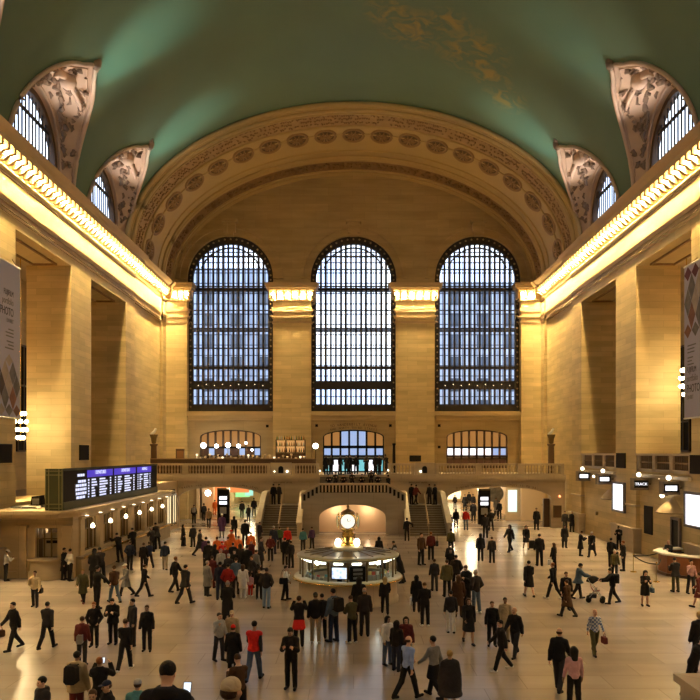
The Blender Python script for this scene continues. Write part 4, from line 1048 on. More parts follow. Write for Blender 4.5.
for k in range(16):
    a0, a1 = -PI/2+2*PI*k/16, -PI/2+2*PI*(k+1)/16
    p0 = (BC[0]+R0*math.cos(a0), BC[1]+R0*math.sin(a0)); p1 = (BC[0]+R0*math.cos(a1), BC[1]+R0*math.sin(a1))
    MB().box(p0[0]-.035, p0[0]+.035, p0[1]-.035, p0[1]+.035, 1.08, 1.98).build('post', BRONZE, root)
    MB().add([(*p0, 1.1), (*p1, 1.1), (*p1, 1.95), (*p0, 1.95)], [(0, 1, 2, 3)]).build('pane', GLASS, root)
    am = (a0+a1)/2; c_ = (BC[0]+(R0-.12)*math.cos(am), BC[1]+(R0-.12)*math.sin(am), 1.84)
    tx_ = Vector((-math.sin(am), math.cos(am), 0))
    MB().tube([Vector(c_)-tx_*.2, Vector(c_)+tx_*.2], .045, 8).build('light_strip', glow('booth_strip', (1, .95, .78), 5), root)
MB().lathe(B3, [(2.2, 1.93), (2.26, 1.95), (2.28, 2.02), (2.18, 2.07), (1.9, 2.07), (1.7, 2.1)], 48).build('roof_rim', plain('roof_brass', (.42, .40, .26), .3, .6), root)
MB().lathe(B3, [(1.9, 2.05), (1.2, 2.14), (.8, 2.2), (.001, 2.22)], 48).build('roof', plain('roof_dark', (.10, .085, .05), .35, .4), root)
for k in range(16):
    a = 2*PI*(k+.5)/16; MB().tube([(BC[0]+1.95*math.cos(a), BC[1]+1.95*math.sin(a), 2.1), (BC[0]+.8*math.cos(a), BC[1]+.8*math.sin(a), 2.23)], .018, 5).build('roof_rib', BRONZE, root)
MB().lathe(B3, [(.001, 1.0), (.8, 1.0), (.8, 2.0), (.001, 2.0)], 24).build('core_cabinet', DARKW, root)
MB().lathe(B3, [(.60, 2.16), (.68, 2.2), (.68, 2.32), (.6, 2.36), (.001, 2.38)], 32).build('lamp_plinth', plain('plinth_cream', (.85, .80, .6), .3), root)
for q in (-1, 1): 
    MB().ball((BC[0]-.02+q*.42, BC[1]-.35, 2.52), .14, 14, 10).build('lamp_globe', LAMPG, root)
    MB().ball((BC[0]-.02+q*.42, BC[1]+.35, 2.52), .14, 14, 10).build('lamp_globe', LAMPG, root)
plight(BC[0]+1.35, BC[1]-.9, 1.75, 18, (1, .97, .85), .1); plight(BC[0]-1.35, BC[1]-.9, 1.75, 18, (1, .97, .85), .1)
# things in the booth: screen, leaflets
def onring(px, rr, z):
    best = None
    for i in range(400):
        a = -PI+PI*i/400; x, y = BC[0]+rr*math.cos(a), BC[1]+rr*math.sin(a); e = abs(CX+x*F/y-px)
        if best is None or e < best[0]: best = (e, x, y, a)
    return best[1:]
x, y, a = onring(339.8, 1.93, 1.4); sr = thing('monitor', 'bright blue white monitor facing out of the information booth', 'monitor', (x, y, 1.1), a+PI/2)
MB().box(-.36, .36, -.03, .03, .08, .62).build('case', BLACK, sr, world=False)
m, t, b = nt('monitor_picture'); setc(b, (.1, .1, .1), .3); b.inputs['Emission Strength'].default_value = 1.1
g = t.nodes.new('ShaderNodeTexCoord'); v = t.nodes.new('ShaderNodeTexVoronoi'); v.inputs['Scale'].default_value = 6; t.links.new(g.outputs['Object'], v.inputs['Vector'])
cr = t.nodes.new('ShaderNodeValToRGB'); cr.color_ramp.elements[0].color = (.25, .45, 1, 1); cr.color_ramp.elements[1].color = (.9, .92, 1, 1); cr.color_ramp.elements[1].position = .5
t.links.new(v.outputs['Distance'], cr.inputs[0]); t.links.new(cr.outputs[0], b.inputs['Emission Color'])
MB().box(-.32, .32, -.04, -.03, .12, .58).build('screen', m, sr, world=False); MB().box(-.1, .1, -.05, .05, 0, .08).build('foot', BLACK, sr, world=False)
x, y, a = onring(357.5, 1.93, 1.4); sr = thing('rack_cabinet', 'dark leaflet cabinet beside the bright monitor in the booth', 'cabinet', (x, y, 1.1), a+PI/2)
MB().box(-.33, .33, -.05, .1, 0, .62).build('case', BLACK, sr, world=False)
for i in range(3): MB().box(-.2, .2, -.07, -.05, .1+.17*i, .2+.17*i).build('slot', plain('slot_grey', (.25, .24, .22), .5), sr, world=False)
rnd = random.Random(4); LF = [plain('leaflet_white', (.8, .8, .75), .6), plain('leaflet_cyan', (.2, .6, .65), .6), plain('leaflet_yellow', (.7, .6, .2), .6), plain('leaflet_red', (.6, .12, .1), .6)]
k = 0
for px in (305, 309, 313, 318, 322, 326, 370, 374, 378, 383, 387, 390):
    x, y, a = onring(px, 1.9, 1.4); h_ = rnd.uniform(.15, .4); o = thing('leaflet_holder', 'small clear holder of coloured leaflets inside the booth glass', 'leaflet holder', (x, y, 1.1), a+PI/2, 'leaflet holders inside the booth')
    MB().box(-.09, .09, -.03, .05, 0, h_*.6).build('holder', plain('holder_grey', (.4, .42, .4), .3), o, world=False); MB().box(-.08, .08, .0, .02, .02, h_).build('leaflet', LF[k % 4], o, world=False); k += 1
# clock
cl = thing('four_faced_clock', 'golden four faced ball clock on the information booth roof', 'clock', (BC[0]+.0, BC[1], 2.38))
C3 = (BC[0], BC[1], 2.38)
MB().lathe(C3, [(.001, 0), (.34, 0), (.36, .06), (.26, .12), (.22, .2), (.27, .34), (.27, .55), (.2, .64), (.34, .70), (.3, .76), (.2, .78)], 16).build('pedestal', GOLD, cl)
cz_ = PZ(520.5, 33)
bodyc = MB().ball((C3[0], C3[1], cz_), .40, 20, 14); bodyc.build('body', GOLD, cl)
for k in range(4):
    a = k*PI/2-PI/2; u = Vector((math.cos(a), math.sin(a), 0)); c_ = Vector((C3[0], C3[1], cz_))+u*.40
    ax_ = 'y' if k % 2 == 0 else 'x'; sg = (u.y if ax_ == 'y' else u.x)
    MB().lathe(c_, [(.30, -.02*sg), (.345, -.02*sg), (.37, .0), (.345, .03*sg), (.31, .035*sg)], 28, ax=ax_).build('bezel', GOLD, cl)
    fc = MB().lathe(c_, [(.001, .02*sg), (.32, .01*sg)], 28, ax=ax_).build('clock_face', CLOCKG, cl)
    hm = MB(); side_ = Vector((-u.y, u.x, 0)); o_ = c_+u*.03
    hm.tube([o_, o_+Vector((0, 0, .13))-side_*.03], .012, 5); hm.tube([o_, o_+side_*.15+Vector((0, 0, .03))], .009, 5)
    for q in range(12):
        a2 = PI*q/6; p = o_+side_*.26*math.sin(a2)+Vector((0, 0, .26*math.cos(a2))); hm.ball(p, .012, 5, 3)
    hm.build('hands', BLACK, fc)
MB().lathe((C3[0], C3[1], cz_), [(.30, .28), (.33, .34), (.22, .44), (.08, .50), (.03, .54), (.06, .60), (.05, .66), (.001, .74)], 14).build('finial', plain('aged_brass', (.20, .12, .05), .35, .8), cl)
for q in (-1, 1): MB().lathe((C3[0]+q*.47, C3[1]-.15, cz_), [(.02, -.28), (.06, -.1), (.07, .0), (.06, .1), (.02, .28)], 8).build('side_ornament', plain('pale_glass_orn', (.8, .78, .5), .3, .3), cl)

# right information desk, stanchions, near parapet ------------------------------
root = thing('information_desk', 'half octagonal wooden desk with white top by the right wall', 'desk', (17.6, 39.7, 0))
def octo(cx, cy, r, n=8): return [(cx-r*math.sin(PI*i/n)*1.0, cy-r*math.cos(PI*i/n)) for i in range(n+1)]
MB().plate(octo(18.35, 39.7, 1.85, 5)+octo(18.35, 39.7, 1.72, 5)[::-1], [], 0, 1.12, 'z').build('body', REDW, root)
MB().plate(octo(18.35, 39.7, 1.92, 5)+octo(18.35, 39.7, 1.80, 5)[::-1], [], 0, .14, 'z').build('kick_board', DARKW, root)
oc = octo(18.35, 39.7, 2.15, 5); ic = octo(18.35, 39.7, 1.5, 5)
MB().plate(oc+ic[::-1], [], 1.12, 1.2, 'z').build('white_top', WHITE, root)
MB().plate(octo(18.35, 39.7, 1.75, 5)+octo(18.35, 39.7, 1.3, 5)[::-1], [], .95, 1.0, 'z').build('inner_shelf', BLACK, root)
STN = []
for k, (px, py, lb) in enumerate(((633.5, 572, 'brass stanchion post, farther one beside the desk'), (656.5, 582, 'brass stanchion post, nearer one beside the desk'))):
    d = DF(py); x = PX(px, d); STN.append((x, d)); root = thing('stanchion', lb, 'stanchion', (x, d, 0))
    MB().lathe((x, d, 0), [(.001, 0), (.17, 0), (.16, .03), (.03, .05)], 16).build('base', GOLD, root)
    MB().tube([(x, d, .04), (x, d, .93)], .028, 8).build('pole', plain('pole_steel', (.35, .28, .18), .3, .8), root); MB().ball((x, d, .96), .045, 8, 6).build('cap', GOLD, root)
for k, (a, b_) in enumerate(((STN[0], STN[1]), (STN[1], (16.2, 39.0)), (STN[0], (18.0, 42.6)))):
    pts = [Vector((a[0]+(b_[0]-a[0])*f, a[1]+(b_[1]-a[1])*f, .9-.12*math.sin(PI*f))) for f in [i/8 for i in range(9)]]
    o = MB().tube(pts, .03, 6).build('barrier_belt', BLACK, loc=pts[0]); tag(o, ['dark barrier belt between the two brass stanchions', 'dark barrier belt from the nearer stanchion to the desk', 'dark barrier belt from the farther stanchion to the wall'][k], 'barrier belt')
# stair parapet at the lower right corner, and the platform of the near stairs
mb = MB(); x0 = PX(675, 8.4)
mb.extr([(8.4, 0), (8.4, 3.85), (8.15, 3.97), (4.5, 3.97), (4.5, 0)], x0+.06, x0+.5, 'x'); mb.box(x0, x0+.6, 4.5, 8.45, 3.90, 3.985)
struct('wall_near_parapet', mb, BALM)
mb = MB(); mb.box(-3.6, x0+.1, 3.0, 8.6, 2.7, 2.9); mb.box(-3.6, x0+.1, 8.4, 8.6, 0, 2.7); mb.box(-3.6, -3.4, 3, 8.6, 0, 2.7); struct('floor_near_platform', mb, STEPM)

# buildings outside the far windows (seen through the glass)
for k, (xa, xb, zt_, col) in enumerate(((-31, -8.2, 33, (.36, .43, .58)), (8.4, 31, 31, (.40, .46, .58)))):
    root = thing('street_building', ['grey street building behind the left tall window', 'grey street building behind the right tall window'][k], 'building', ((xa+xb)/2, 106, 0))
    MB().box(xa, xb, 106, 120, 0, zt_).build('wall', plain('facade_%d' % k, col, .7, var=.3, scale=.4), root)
    for j in range(8):
        for i in range(5):
            z = 6+j*3.1; x = xa+1.5+i*(xb-xa-3)/5
            if z < zt_-2: MB().box(x, x+1.6, 105.9, 106, z, z+1.9).build('window', plain('facade_window', (.08, .10, .14), .15), root)
# lights that shine up at the lunettes
def spot(loc, to, e, col, ang, blend=.6, r=.15):
    l = bpy.data.lights.new('lunette_lamp', 'SPOT'); l.energy = e; l.color = col; l.spot_size = math.radians(ang); l.spot_blend = blend; l.shadow_soft_size = r
    o = bpy.data.objects.new('lunette_lamp', l); COL.objects.link(o); o.location = loc
    o.rotation_euler = (Vector(to)-Vector(loc)).to_track_quat('-Z', 'Y').to_euler(); return o
for s in (-1, 1):
    for k, c in enumerate(LUN[3:]):
        g_ = (1.0 if s < 0 else .55)
        spot((s*17.2, c+1.0, 23.3), (s*15.2, c+.2, 29.6), 1250, (1, .86, .74), 75, .8)
        spot((s*16.4, c+2.4, 23.3), (s*13.2, c+1.0, 30.6), (4200 if s < 0 else (900 if k < len(LUN[3:])-1 else 3200)), (.60, 1.0, .90), 36, 1.0)
# ------------------------------------------------------------------ people: one continuous body per pose, clothes and hair as children
def smin(a, b, k):
    h = np.clip(.5+.5*(b-a)/k, 0, 1); return b*(1-h)+a*h-k*h*(1-h)
class SDF:
    def __init__(s, lo, hi, h):
        s.lo = np.array(lo, float); s.h = h; n = np.ceil((np.array(hi)-s.lo)/h).astype(int)+1
        s.ax = [s.lo[i]+h*np.arange(n[i]) for i in range(3)]; s.D = np.full(n, 1.0, np.float32)
    def _sub(s, lo, hi):
        a = np.clip(((np.array(lo)-s.lo)/s.h).astype(int)-1, 0, None); b = np.minimum(np.ceil((np.array(hi)-s.lo)/s.h).astype(int)+2, s.D.shape)
        if (b <= a).any(): return None, None
        sl = tuple(slice(a[i], b[i]) for i in range(3))
        return sl, (s.ax[0][sl[0]][:, None, None], s.ax[1][sl[1]][None, :, None], s.ax[2][sl[2]][None, None, :])
    def cap(s, p, q, r0, r1, k=.02, fx=1.):
        p = np.array(p, float); q = np.array(q, float); m = max(r0, r1)*max(1, 1/fx)+k+.03
        sl, g = s._sub(np.minimum(p, q)-m, np.maximum(p, q)+m)
        if sl is None: return s
        d = q-p; L2 = max(1e-9, float(d@d))
        X, Y, Z = g[0]-p[0], g[1]-p[1], g[2]-p[2]
        t = np.clip((X*d[0]+Y*d[1]+Z*d[2])/L2, 0, 1)
        D = np.sqrt(((X-t*d[0])*fx)**2+(Y-t*d[1])**2+(Z-t*d[2])**2)-(r0+(r1-r0)*t)
        s.D[sl] = smin(s.D[sl], D, k); return s
    def ell(s, c, r, k=.02):
        c = np.array(c, float); r = np.array(r, float); sl, g = s._sub(c-r-k-.03, c+r+k+.03)
        if sl is None: return s
        q = np.sqrt(((g[0]-c[0])/r[0])**2+((g[1]-c[1])/r[1])**2+((g[2]-c[2])/r[2])**2)
        s.D[sl] = smin(s.D[sl], (q-1)*float(r.min()), k); return s
    def cut(s, f): s.D = np.maximum(s.D, f(s.ax[0][:, None, None], s.ax[1][None, :, None], s.ax[2][None, None, :]).astype(np.float32)); return s
    def mesh(s, name):
        D = s.D; S = D < 0; n = np.array(D.shape)
        c8 = [(i, j, k) for i in (0, 1) for j in (0, 1) for k in (0, 1)]
        V = lambda A, c: A[c[0]:n[0]-1+c[0], c[1]:n[1]-1+c[1], c[2]:n[2]-1+c[2]]
        cnt = sum(V(S, c).astype(np.int8) for c in c8); mask = (cnt > 0) & (cnt < 8)
        I = np.argwhere(mask); idx = np.full(mask.shape, -1, np.int64); idx[mask] = np.arange(len(I))
        acc = np.zeros((len(I), 3)); num = np.zeros(len(I))
        vals = {c: D[I[:, 0]+c[0], I[:, 1]+c[1], I[:, 2]+c[2]] for c in c8}
        for a in c8:
            for ax in range(3):
                if a[ax]: continue
                b = list(a); b[ax] = 1; b = tuple(b); va, vb = vals[a], vals[b]; m = (va < 0) != (vb < 0)
                t = np.where(m, va/(va-vb+1e-12), 0); p = np.tile(np.array(a, float), (len(I), 1)); p[:, ax] += t
                acc[m] += p[m]; num[m] += 1
        P = (I+acc/np.maximum(num, 1)[:, None])*s.h+s.lo
        F_ = []
        for ax in range(3):
            u, v = [(1, 2), (2, 0), (0, 1)][ax]
            A = S.take(range(n[ax]-1), ax); B = S.take(range(1, n[ax]), ax); E = np.argwhere(A != B)
            E = E[(E[:, u] > 0) & (E[:, v] > 0) & (E[:, u] < n[u]-1) & (E[:, v] < n[v]-1)]
            fl = A[E[:, 0], E[:, 1], E[:, 2]]
            def at(du, dv):
                q = E.copy(); q[:, u] -= du; q[:, v] -= dv; return idx[q[:, 0], q[:, 1], q[:, 2]]
            Q = np.stack([at(1, 1), at(0, 1), at(0, 0), at(1, 0)], 1); Q[~fl] = Q[~fl][:, ::-1]; F_.append(Q)
        Fq = np.concatenate(F_); Fq = Fq[(Fq >= 0).all(1)]
        me = bpy.data.meshes.new(name); me.vertices.add(len(P)); me.vertices.foreach_set('co', P.ravel())
        me.loops.add(Fq.size); me.loops.foreach_set('vertex_index', Fq.ravel().astype(np.int32))
        me.polygons.add(len(Fq)); me.polygons.foreach_set('loop_start', np.arange(0, Fq.size, 4, dtype=np.int32))
        me.polygons.foreach_set('use_smooth', np.ones(len(Fq), bool)); me.update(); me.validate(); return me, P, Fq
V3 = lambda *a: np.array(a, float)
def limb(o, L_, pitch, abd, sx):
    p, a = math.radians(pitch), math.radians(abd)
    return o + L_*V3(sx*math.sin(a), -math.sin(p)*math.cos(a), -math.cos(p)*math.cos(a))
# pose: legs (pitch, knee) L and R; arms (pitch, abduction, elbow, inward) L and R; torso lean; head nod, head turn
POSES = {
 'stand': ((3, 2), (-2, 2), (4, 12, 12, 0), (2, 12, 14, 0), 1, 4),
 'phone': ((2, 3), (-3, 2), (22, 10, 92, -16), (26, 10, 88, -18), 3, 24),
 'walka': ((21, 5), (-16, 22), (-20, 10, 14, 0), (24, 9, 26, -4), 3, 2),
 'walkb': ((-16, 24), (21, 5), (26, 9, 26, -4), (-20, 10, 14, 0), 3, 2),
 'photo': ((1, 2), (-2, 2), (62, 18, 105, -18), (64, 18, 103, -18), -2, -8),
 'bag':   ((8, 6), (-7, 4), (8, 12, 18, 0), (20, 14, 128, -10), 1, 2),
 'pocket':((2, 2), (-4, 4), (-12, 24, 50, -22), (-12, 24, 50, -22), 0, 6),
 'lean':  ((-6, 4), (-12, 6), (48, 14, 44, -8), (50, 14, 40, -8), 20, 14),
 'push':  ((16, 6), (-16, 18), (38, 6, 34, -2), (38, 6, 34, -2), 9, 8),
 'point': ((4, 3), (-4, 2), (10, 10, 20, 0), (20, 58, 16, 10), 2, 2),
 'sit':   ((82, 84), (78, 80), (34, 14, 60, -20), (30, 14, 62, -20), 14, 14),
}
def joints(pose):
    lL, lR, aL, aR, lean, nod = POSES[pose]; J = {}
    hz = .93
    lg = [(lL, 1), (lR, -1)]
    def leg(o, pr, sx):
        k = limb(o, .43, pr[0], 2.5, sx); a = limb(k, .42, pr[0]-pr[1], 1.0, sx); return k, a
    foots = []
    for pr, sx in lg: k, a = leg(V3(sx*.09, 0, hz), pr, sx); foots.append(a[2])
    dz = .085-min(foots)
    if pose == 'sit': dz = .085-min(foots)
    hz += dz; J['pel'] = V3(0, 0, hz+.03)
    for pr, sx, n_ in ((lL, 1, 'L'), (lR, -1, 'R')):
        J['hip'+n_] = V3(sx*.09, 0, hz); J['kn'+n_], J['an'+n_] = leg(J['hip'+n_], pr, sx)
        tp = math.radians(max(-35, min(10, (pr[0]-pr[1])*.6))); J['toe'+n_] = J['an'+n_]+V3(sx*.025, -.165*math.cos(tp), -.045+.165*math.sin(-tp)*.0)
        J['toe'+n_][2] = max(.03, J['an'+n_][2]-.05 + .1*math.sin(tp)); J['heel'+n_] = J['an'+n_]+V3(0, .045, -.05)
    l = math.radians(lean); up = V3(0, -math.sin(l), math.cos(l))
    J['waist'] = J['pel']+up*.14; J['chest'] = J['pel']+up*.34; J['neck'] = J['pel']+up*.52; J['up'] = up
    hd = math.radians(lean*.5+nod); J['hup'] = V3(0, -math.sin(hd), math.cos(hd)); J['head'] = J['neck']+up*.03+J['hup']*.125+V3(0, -.012, 0)
    for ar, sx, n_ in ((aL, 1, 'L'), (aR, -1, 'R')):
        s_ = J['pel']+up*.435+V3(sx*.163, 0, 0); J['sh'+n_] = s_; J['el'+n_] = limb(s_, .29, ar[0]+lean, ar[1], sx)
        J['wr'+n_] = limb(J['el'+n_], .25, ar[0]+lean+ar[2], ar[3] if ar[3] else ar[1]*.5, sx)
        d = J['wr'+n_]-J['el'+n_]; J['hd'+n_] = d/np.linalg.norm(d)
    return J
def bounds(J, ex=.2):
    P = np.array([v for k, v in J.items() if k not in ('up', 'hup', 'hdL', 'hdR')]); lo = P.min(0)-ex; hi = P.max(0)+ex; lo[2] = -.03; return lo, hi
JC = {}
def jt(p):
    if p not in JC: JC[p] = joints(p)
    return JC[p]
MC = {}
SKINP = plain('skin_eye', (.02, .015, .012), .3); LIPS = plain('skin_lips', (.38, .13, .10), .5)
def head_prims(s, J):
    c = J['head']; u = J['hup']; f = V3(0, -u[2], u[1]); f = -np.cross(u, V3(1, 0, 0)); f = f/np.linalg.norm(f)
    if f[1] > 0: f = -f
    x = V3(1, 0, 0); P = lambda a, b, d: c+x*a+f*b+u*d
    s.ell(P(0, -.012, .03), (.074, .094, .088), .02); s.ell(P(0, .022, -.03), (.060, .072, .082), .03); s.ell(P(0, .045, -.082), (.032, .036, .03), .02)
    s.cap(P(0, .085, .012), P(0, .110, -.022), .009, .014, .012); s.cap(P(-.03, .082, .03), P(.03, .082, .03), .010, .010, .012)
    s.cap(P(-.018, .088, -.052), P(.018, .088, -.052), .008, .008, .01)
    for q in (-1, 1): s.ell(P(q*.074, -.005, -.005), (.010, .02, .03), .01); s.ell(P(q*.04, .062, -.02), (.022, .03, .025), .02)
    s.cap(J['neck']-J['up']*.04, c-u*.05, .056, .050, .02); return P
def hand_prims(s, J, n_, curl=.45):
    w, d = J['wr'+n_], J['hd'+n_]; sx = 1 if n_ == 'L' else -1
    side = np.cross(d, V3(1, 0, 0)); side = side/(np.linalg.norm(side)+1e-9)
    if side[1] > 0: side = -side                       # towards the front: the thumb side
    pal = np.cross(side, d)
    if pal[0]*sx > 0: pal = -pal                       # palm faces the body
    k = w+d*.045; s.cap(w, k, .026, .034, .015, 1.15)
    for i, (o, L_) in enumerate(((.030, .072), (.010, .080), (-.010, .075), (-.029, .060))):
        a = w+d*.075+side*o; b = a+(d*.8+pal*curl)*L_*.5; c = b+(d*.45+pal*.85)*L_*.45
        s.cap(a-d*.02, b, .0115, .0105, .006); s.cap(b, c, .0105, .009, .006)
    a = w+d*.025+side*.028; b = a+(d*.5+side*.8)*.035; s.cap(a, b, .014, .012, .01); s.cap(b, b+(d*.9+side*.1+pal*.3)*.032, .012, .010, .006)
def m_body(pose):
    J = jt(pose); lo, hi = bounds(J, .16); s = SDF(lo, hi, .0105)
    up = J['up']
    s.ell(J['pel'], (.150, .105, .115), .05); s.ell(J['waist']+up*.03, (.128, .09, .14), .06); s.ell(J['chest'], (.158, .108, .165), .06)
    s.cap(J['shL'], J['shR'], .050, .050, .04); s.cap(J['chest']+up*.06, J['neck'], .085, .056, .04)
    for n_ in 'LR': s.cap(J['neck']-up*.02, J['sh'+n_], .05, .048, .03)
    for n_ in 'LR':
        s.cap(J['hip'+n_], J['kn'+n_], .088, .057, .03); s.cap(J['kn'+n_], J['kn'+n_]*.62+J['an'+n_]*.38+V3(0, .012, 0), .055, .056, .02); s.cap(J['kn'+n_]*.62+J['an'+n_]*.38+V3(0, .012, 0), J['an'+n_], .055, .037, .02)
        s.cap(J['heel'+n_]+V3(0, 0, .01), J['toe'+n_], .036, .030, .02); s.cap(J['an'+n_], J['heel'+n_], .036, .034, .02)
        s.cap(J['sh'+n_], J['el'+n_], .050, .038, .03); s.cap(J['el'+n_], J['wr'+n_], .038, .026, .02); hand_prims(s, J, n_)
    P = head_prims(s, J); me, Vt, Fq = s.mesh('person')
    C = Vt[Fq].mean(1); mi = np.zeros(len(Fq), np.int32)
    for q in (-1, 1):
        e = P(q*.030, .088, .008); mi[np.abs(C-e).max(1) < .0125] = 1
    e = P(0, .095, -.052); mi[(np.abs(C[:, 0]-e[0]) < .024) & (np.linalg.norm(C-e, axis=1) < .026)] = 2
    for m_ in (MATS['skin_eye'], MATS['skin_eye'], LIPS): me.materials.append(m_)
    me.polygons.foreach_set('material_index', mi); return me
def m_top(pose, kind):
    J = jt(pose); lo, hi = bounds(J, .24); s = SDF(lo, hi, .014); up = J['up']; o = {'jacket': .030, 'coat': .031, 'sweater': .016, 'vest': .032, 'parka': .044, 'dress': .012, 'shirt': .012, 'cloak': .04}[kind]
    pel = J['pel']
    s.ell(pel+V3(0, 0, .0), (.158+o, .112+o, .13+o), .05); s.ell(J['waist']+up*.03, (.132+o, .096+o, .15), .06); s.ell(J['chest'], (.162+o, .112+o, .165+o), .06)
    s.cap(J['shL'], J['shR'], .052+o*.6, .052+o*.6, .04)
    for n_ in 'LR': s.cap(J['neck']-up*.03, J['sh'+n_], .055+o*.5, .052+o*.7, .03); s.cap(J['chest']+up*.08, J['neck']-up*.02, .09+o*.5, .062+o*.6, .04)
    if kind != 'vest':
        for n_ in 'LR':
            s.cap(J['sh'+n_], J['el'+n_], .052+o*.9, .044+o*.9, .03); s.cap(J['el'+n_], J['wr'+n_], .044+o*.9, .033+o*.8, .02)
    else:
        for n_ in 'LR': s.cap(J['shL']*.5+J['shR']*.5, J['sh'+n_]*.92+J['shL']*.04+J['shR']*.04, .05+o, .045+o, .03)
    hem = {'jacket': pel[2]-.10, 'coat': .50, 'sweater': pel[2]-.04, 'vest': pel[2]-.05, 'parka': pel[2]-.16, 'dress': .52, 'shirt': pel[2]-.05, 'cloak': .55}[kind]
    if pose == 'sit' and kind in ('coat', 'dress', 'cloak', 'parka'): hem = pel[2]-.10
    if hem < pel[2]-.12:
        fl = {'coat': .215, 'dress': .20, 'parka': .20, 'cloak': .34}[kind]; n = 5
        kf = .5*(J['knL']+J['knR']); 
        for i in range(n):
            f0, f1 = i/n, (i+1)/n; z0 = pel[2]-.02-(pel[2]-hem)*f0; z1 = pel[2]-.02-(pel[2]-hem)*f1
            s.ell(V3(0, (kf[1])*f1*.6, (z0+z1)/2), (.165+(fl-.165)*f1, .125+(fl-.14)*f1+abs(J['knL'][1]-J['knR'][1])*.25*f1, .10), .05)
        if kind != 'cloak':
            for n_ in 'LR': s.cap(J['hip'+n_], J['kn'+n_], .10, .085, .05)
    if kind == 'cloak':
        s.ell(J['chest']-up*.1, (.27, .20, .34), .06); s.ell(J['pel']-V3(0, 0, .05), (.32, .25, .36), .08)
    if kind in ('jacket', 'coat', 'parka', 'cloak'):
        s.cap(J['neck']-up*.02+V3(0, .02, 0), J['neck']+up*.035+V3(0, .02, 0), .074, .070, .02)
        c = J['head']; s.cut(lambda X, Y, Z: .060-np.sqrt(X**2+(Y-J['neck'][1]+.012)**2)-np.where(Z > J['neck'][2]-.02, 0, 1))
    if kind == 'parka': s.ell(J['neck']+V3(0, .075, -.01), (.12, .07, .085), .03)
    s.cut(lambda X, Y, Z: hem-Z+0*X+0*Y); s.cut(lambda X, Y, Z: Z-(J['neck'][2]+(.05 if kind in ('jacket', 'coat', 'parka', 'cloak') else .0))+0*X+0*Y)
    me, a, b = s.mesh({'vest': 'vest', 'sweater': 'sweater', 'shirt': 'shirt', 'dress': 'dress', 'cloak': 'cloak', 'coat': 'coat', 'parka': 'parka'}.get(kind, 'jacket')); return me
def m_legs(pose, kind):
    J = jt(pose); lo, hi = bounds(J, .2); hi[2] = J['pel'][2]+.15; s = SDF(lo, hi, .014)
    if kind == 'skirt':
        p = J['pel']
        for i in range(5): f = (i+1)/5; s.ell(p-V3(0, 0, .08*i), (.16+.07*f, .12+.07*f, .09), .04)
        s.cut(lambda X, Y, Z: (p[2]-.38)-Z+0*X+0*Y); return s.mesh('skirt')[0]
    s.ell(J['pel'], (.157, .112, .12), .05)
    for n_ in 'LR':
        s.cap(J['hip'+n_], J['kn'+n_], .100, .076, .03); s.cap(J['kn'+n_]+V3(0, .006, 0), J['an'+n_]+V3(0, .008, .0), .078, .066, .03)
    return s.mesh('trousers')[0]
def m_shoes(pose, n1):
    J = jt(pose); lo, hi = bounds(J, .2); hi[2] = max(.3, J['anL'][2]+.15, J['anR'][2]+.15); s = SDF(lo, hi, .0145)
    for n_ in n1:
        s.cap(J['heel'+n_]+V3(0, 0, .008), J['toe'+n_]+V3(0, -.01, .008), .047, .043, .02); s.cap(J['an'+n_]+V3(0, 0, -.01), J['heel'+n_]+V3(0, 0, .01), .047, .045, .02)
    s.cut(lambda X, Y, Z: .0-Z+0*X+0*Y); return s.mesh('shoe')[0]
def m_hair(kind):        # head-local: y forward is -Y, z up, origin at the head centre
    s = SDF((-.22, -.22, -.42), (.22, .22, .24), .0115 if kind != 'hood' else .014)
    if kind in ('short', 'grey'):
        s.ell((0, .018, .04), (.084, .100, .092), .02); s.cut(lambda X, Y, Z: np.minimum(-(Y+.045)-0*Z, .055-Z)+0*X); s.cut(lambda X, Y, Z: -.078-Z+0*X+0*Y)
    elif kind == 'long':
        s.ell((0, .018, .038), (.088, .104, .094), .02); s.cap((0, .05, .0), (0, .075, -.22), .088, .062, .04, .75)
        for q in (-1, 1): s.cap((q*.068, .0, .02), (q*.078, .01, -.17), .026, .028, .03)
        s.cut(lambda X, Y, Z: np.minimum(-(Y+.050), .060-Z)*1.0+np.where(np.abs(X) > .052, -1, 0)*1.0)
    elif kind == 'bun':
        s.ell((0, .018, .038), (.085, .101, .093), .02); s.ell((0, .105, .07), (.04, .04, .04), .01); s.cut(lambda X, Y, Z: np.minimum(-(Y+.045), .055-Z)+0*X); s.cut(lambda X, Y, Z: -.05-Z+0*X+0*Y)
    elif kind == 'beanie':
        s.ell((0, .010, .05), (.086, .104, .088), .02); s.cut(lambda X, Y, Z: .015-Z+0*X+0*Y)
    elif kind == 'cap':
        s.ell((0, .008, .055), (.086, .104, .082), .02); s.ell((0, -.11, .045), (.07, .08, .014), .01); s.cut(lambda X, Y, Z: .030-Z+0*X+0*Y)
    elif kind == 'hood':
        s.ell((0, .028, .03), (.105, .118, .125), .02); s.cap((0, .04, -.06), (0, .05, -.14), .09, .10, .04); s.cut(lambda X, Y, Z: -(Y+.055)+0*X+0*Z)
    elif kind == 'bald':
        s.ell((0, .022, .005), (.081, .098, .07), .02); s.cut(lambda X, Y, Z: Z-.03+0*X+0*Y); s.cut(lambda X, Y, Z: -.05-Z+0*X+0*Y); s.cut(lambda X, Y, Z: -(Y+.0)+0*X+0*Z)
    me = s.mesh({'beanie': 'beanie', 'cap': 'cap', 'hood': 'hood'}.get(kind, 'hair'))[0]; return me
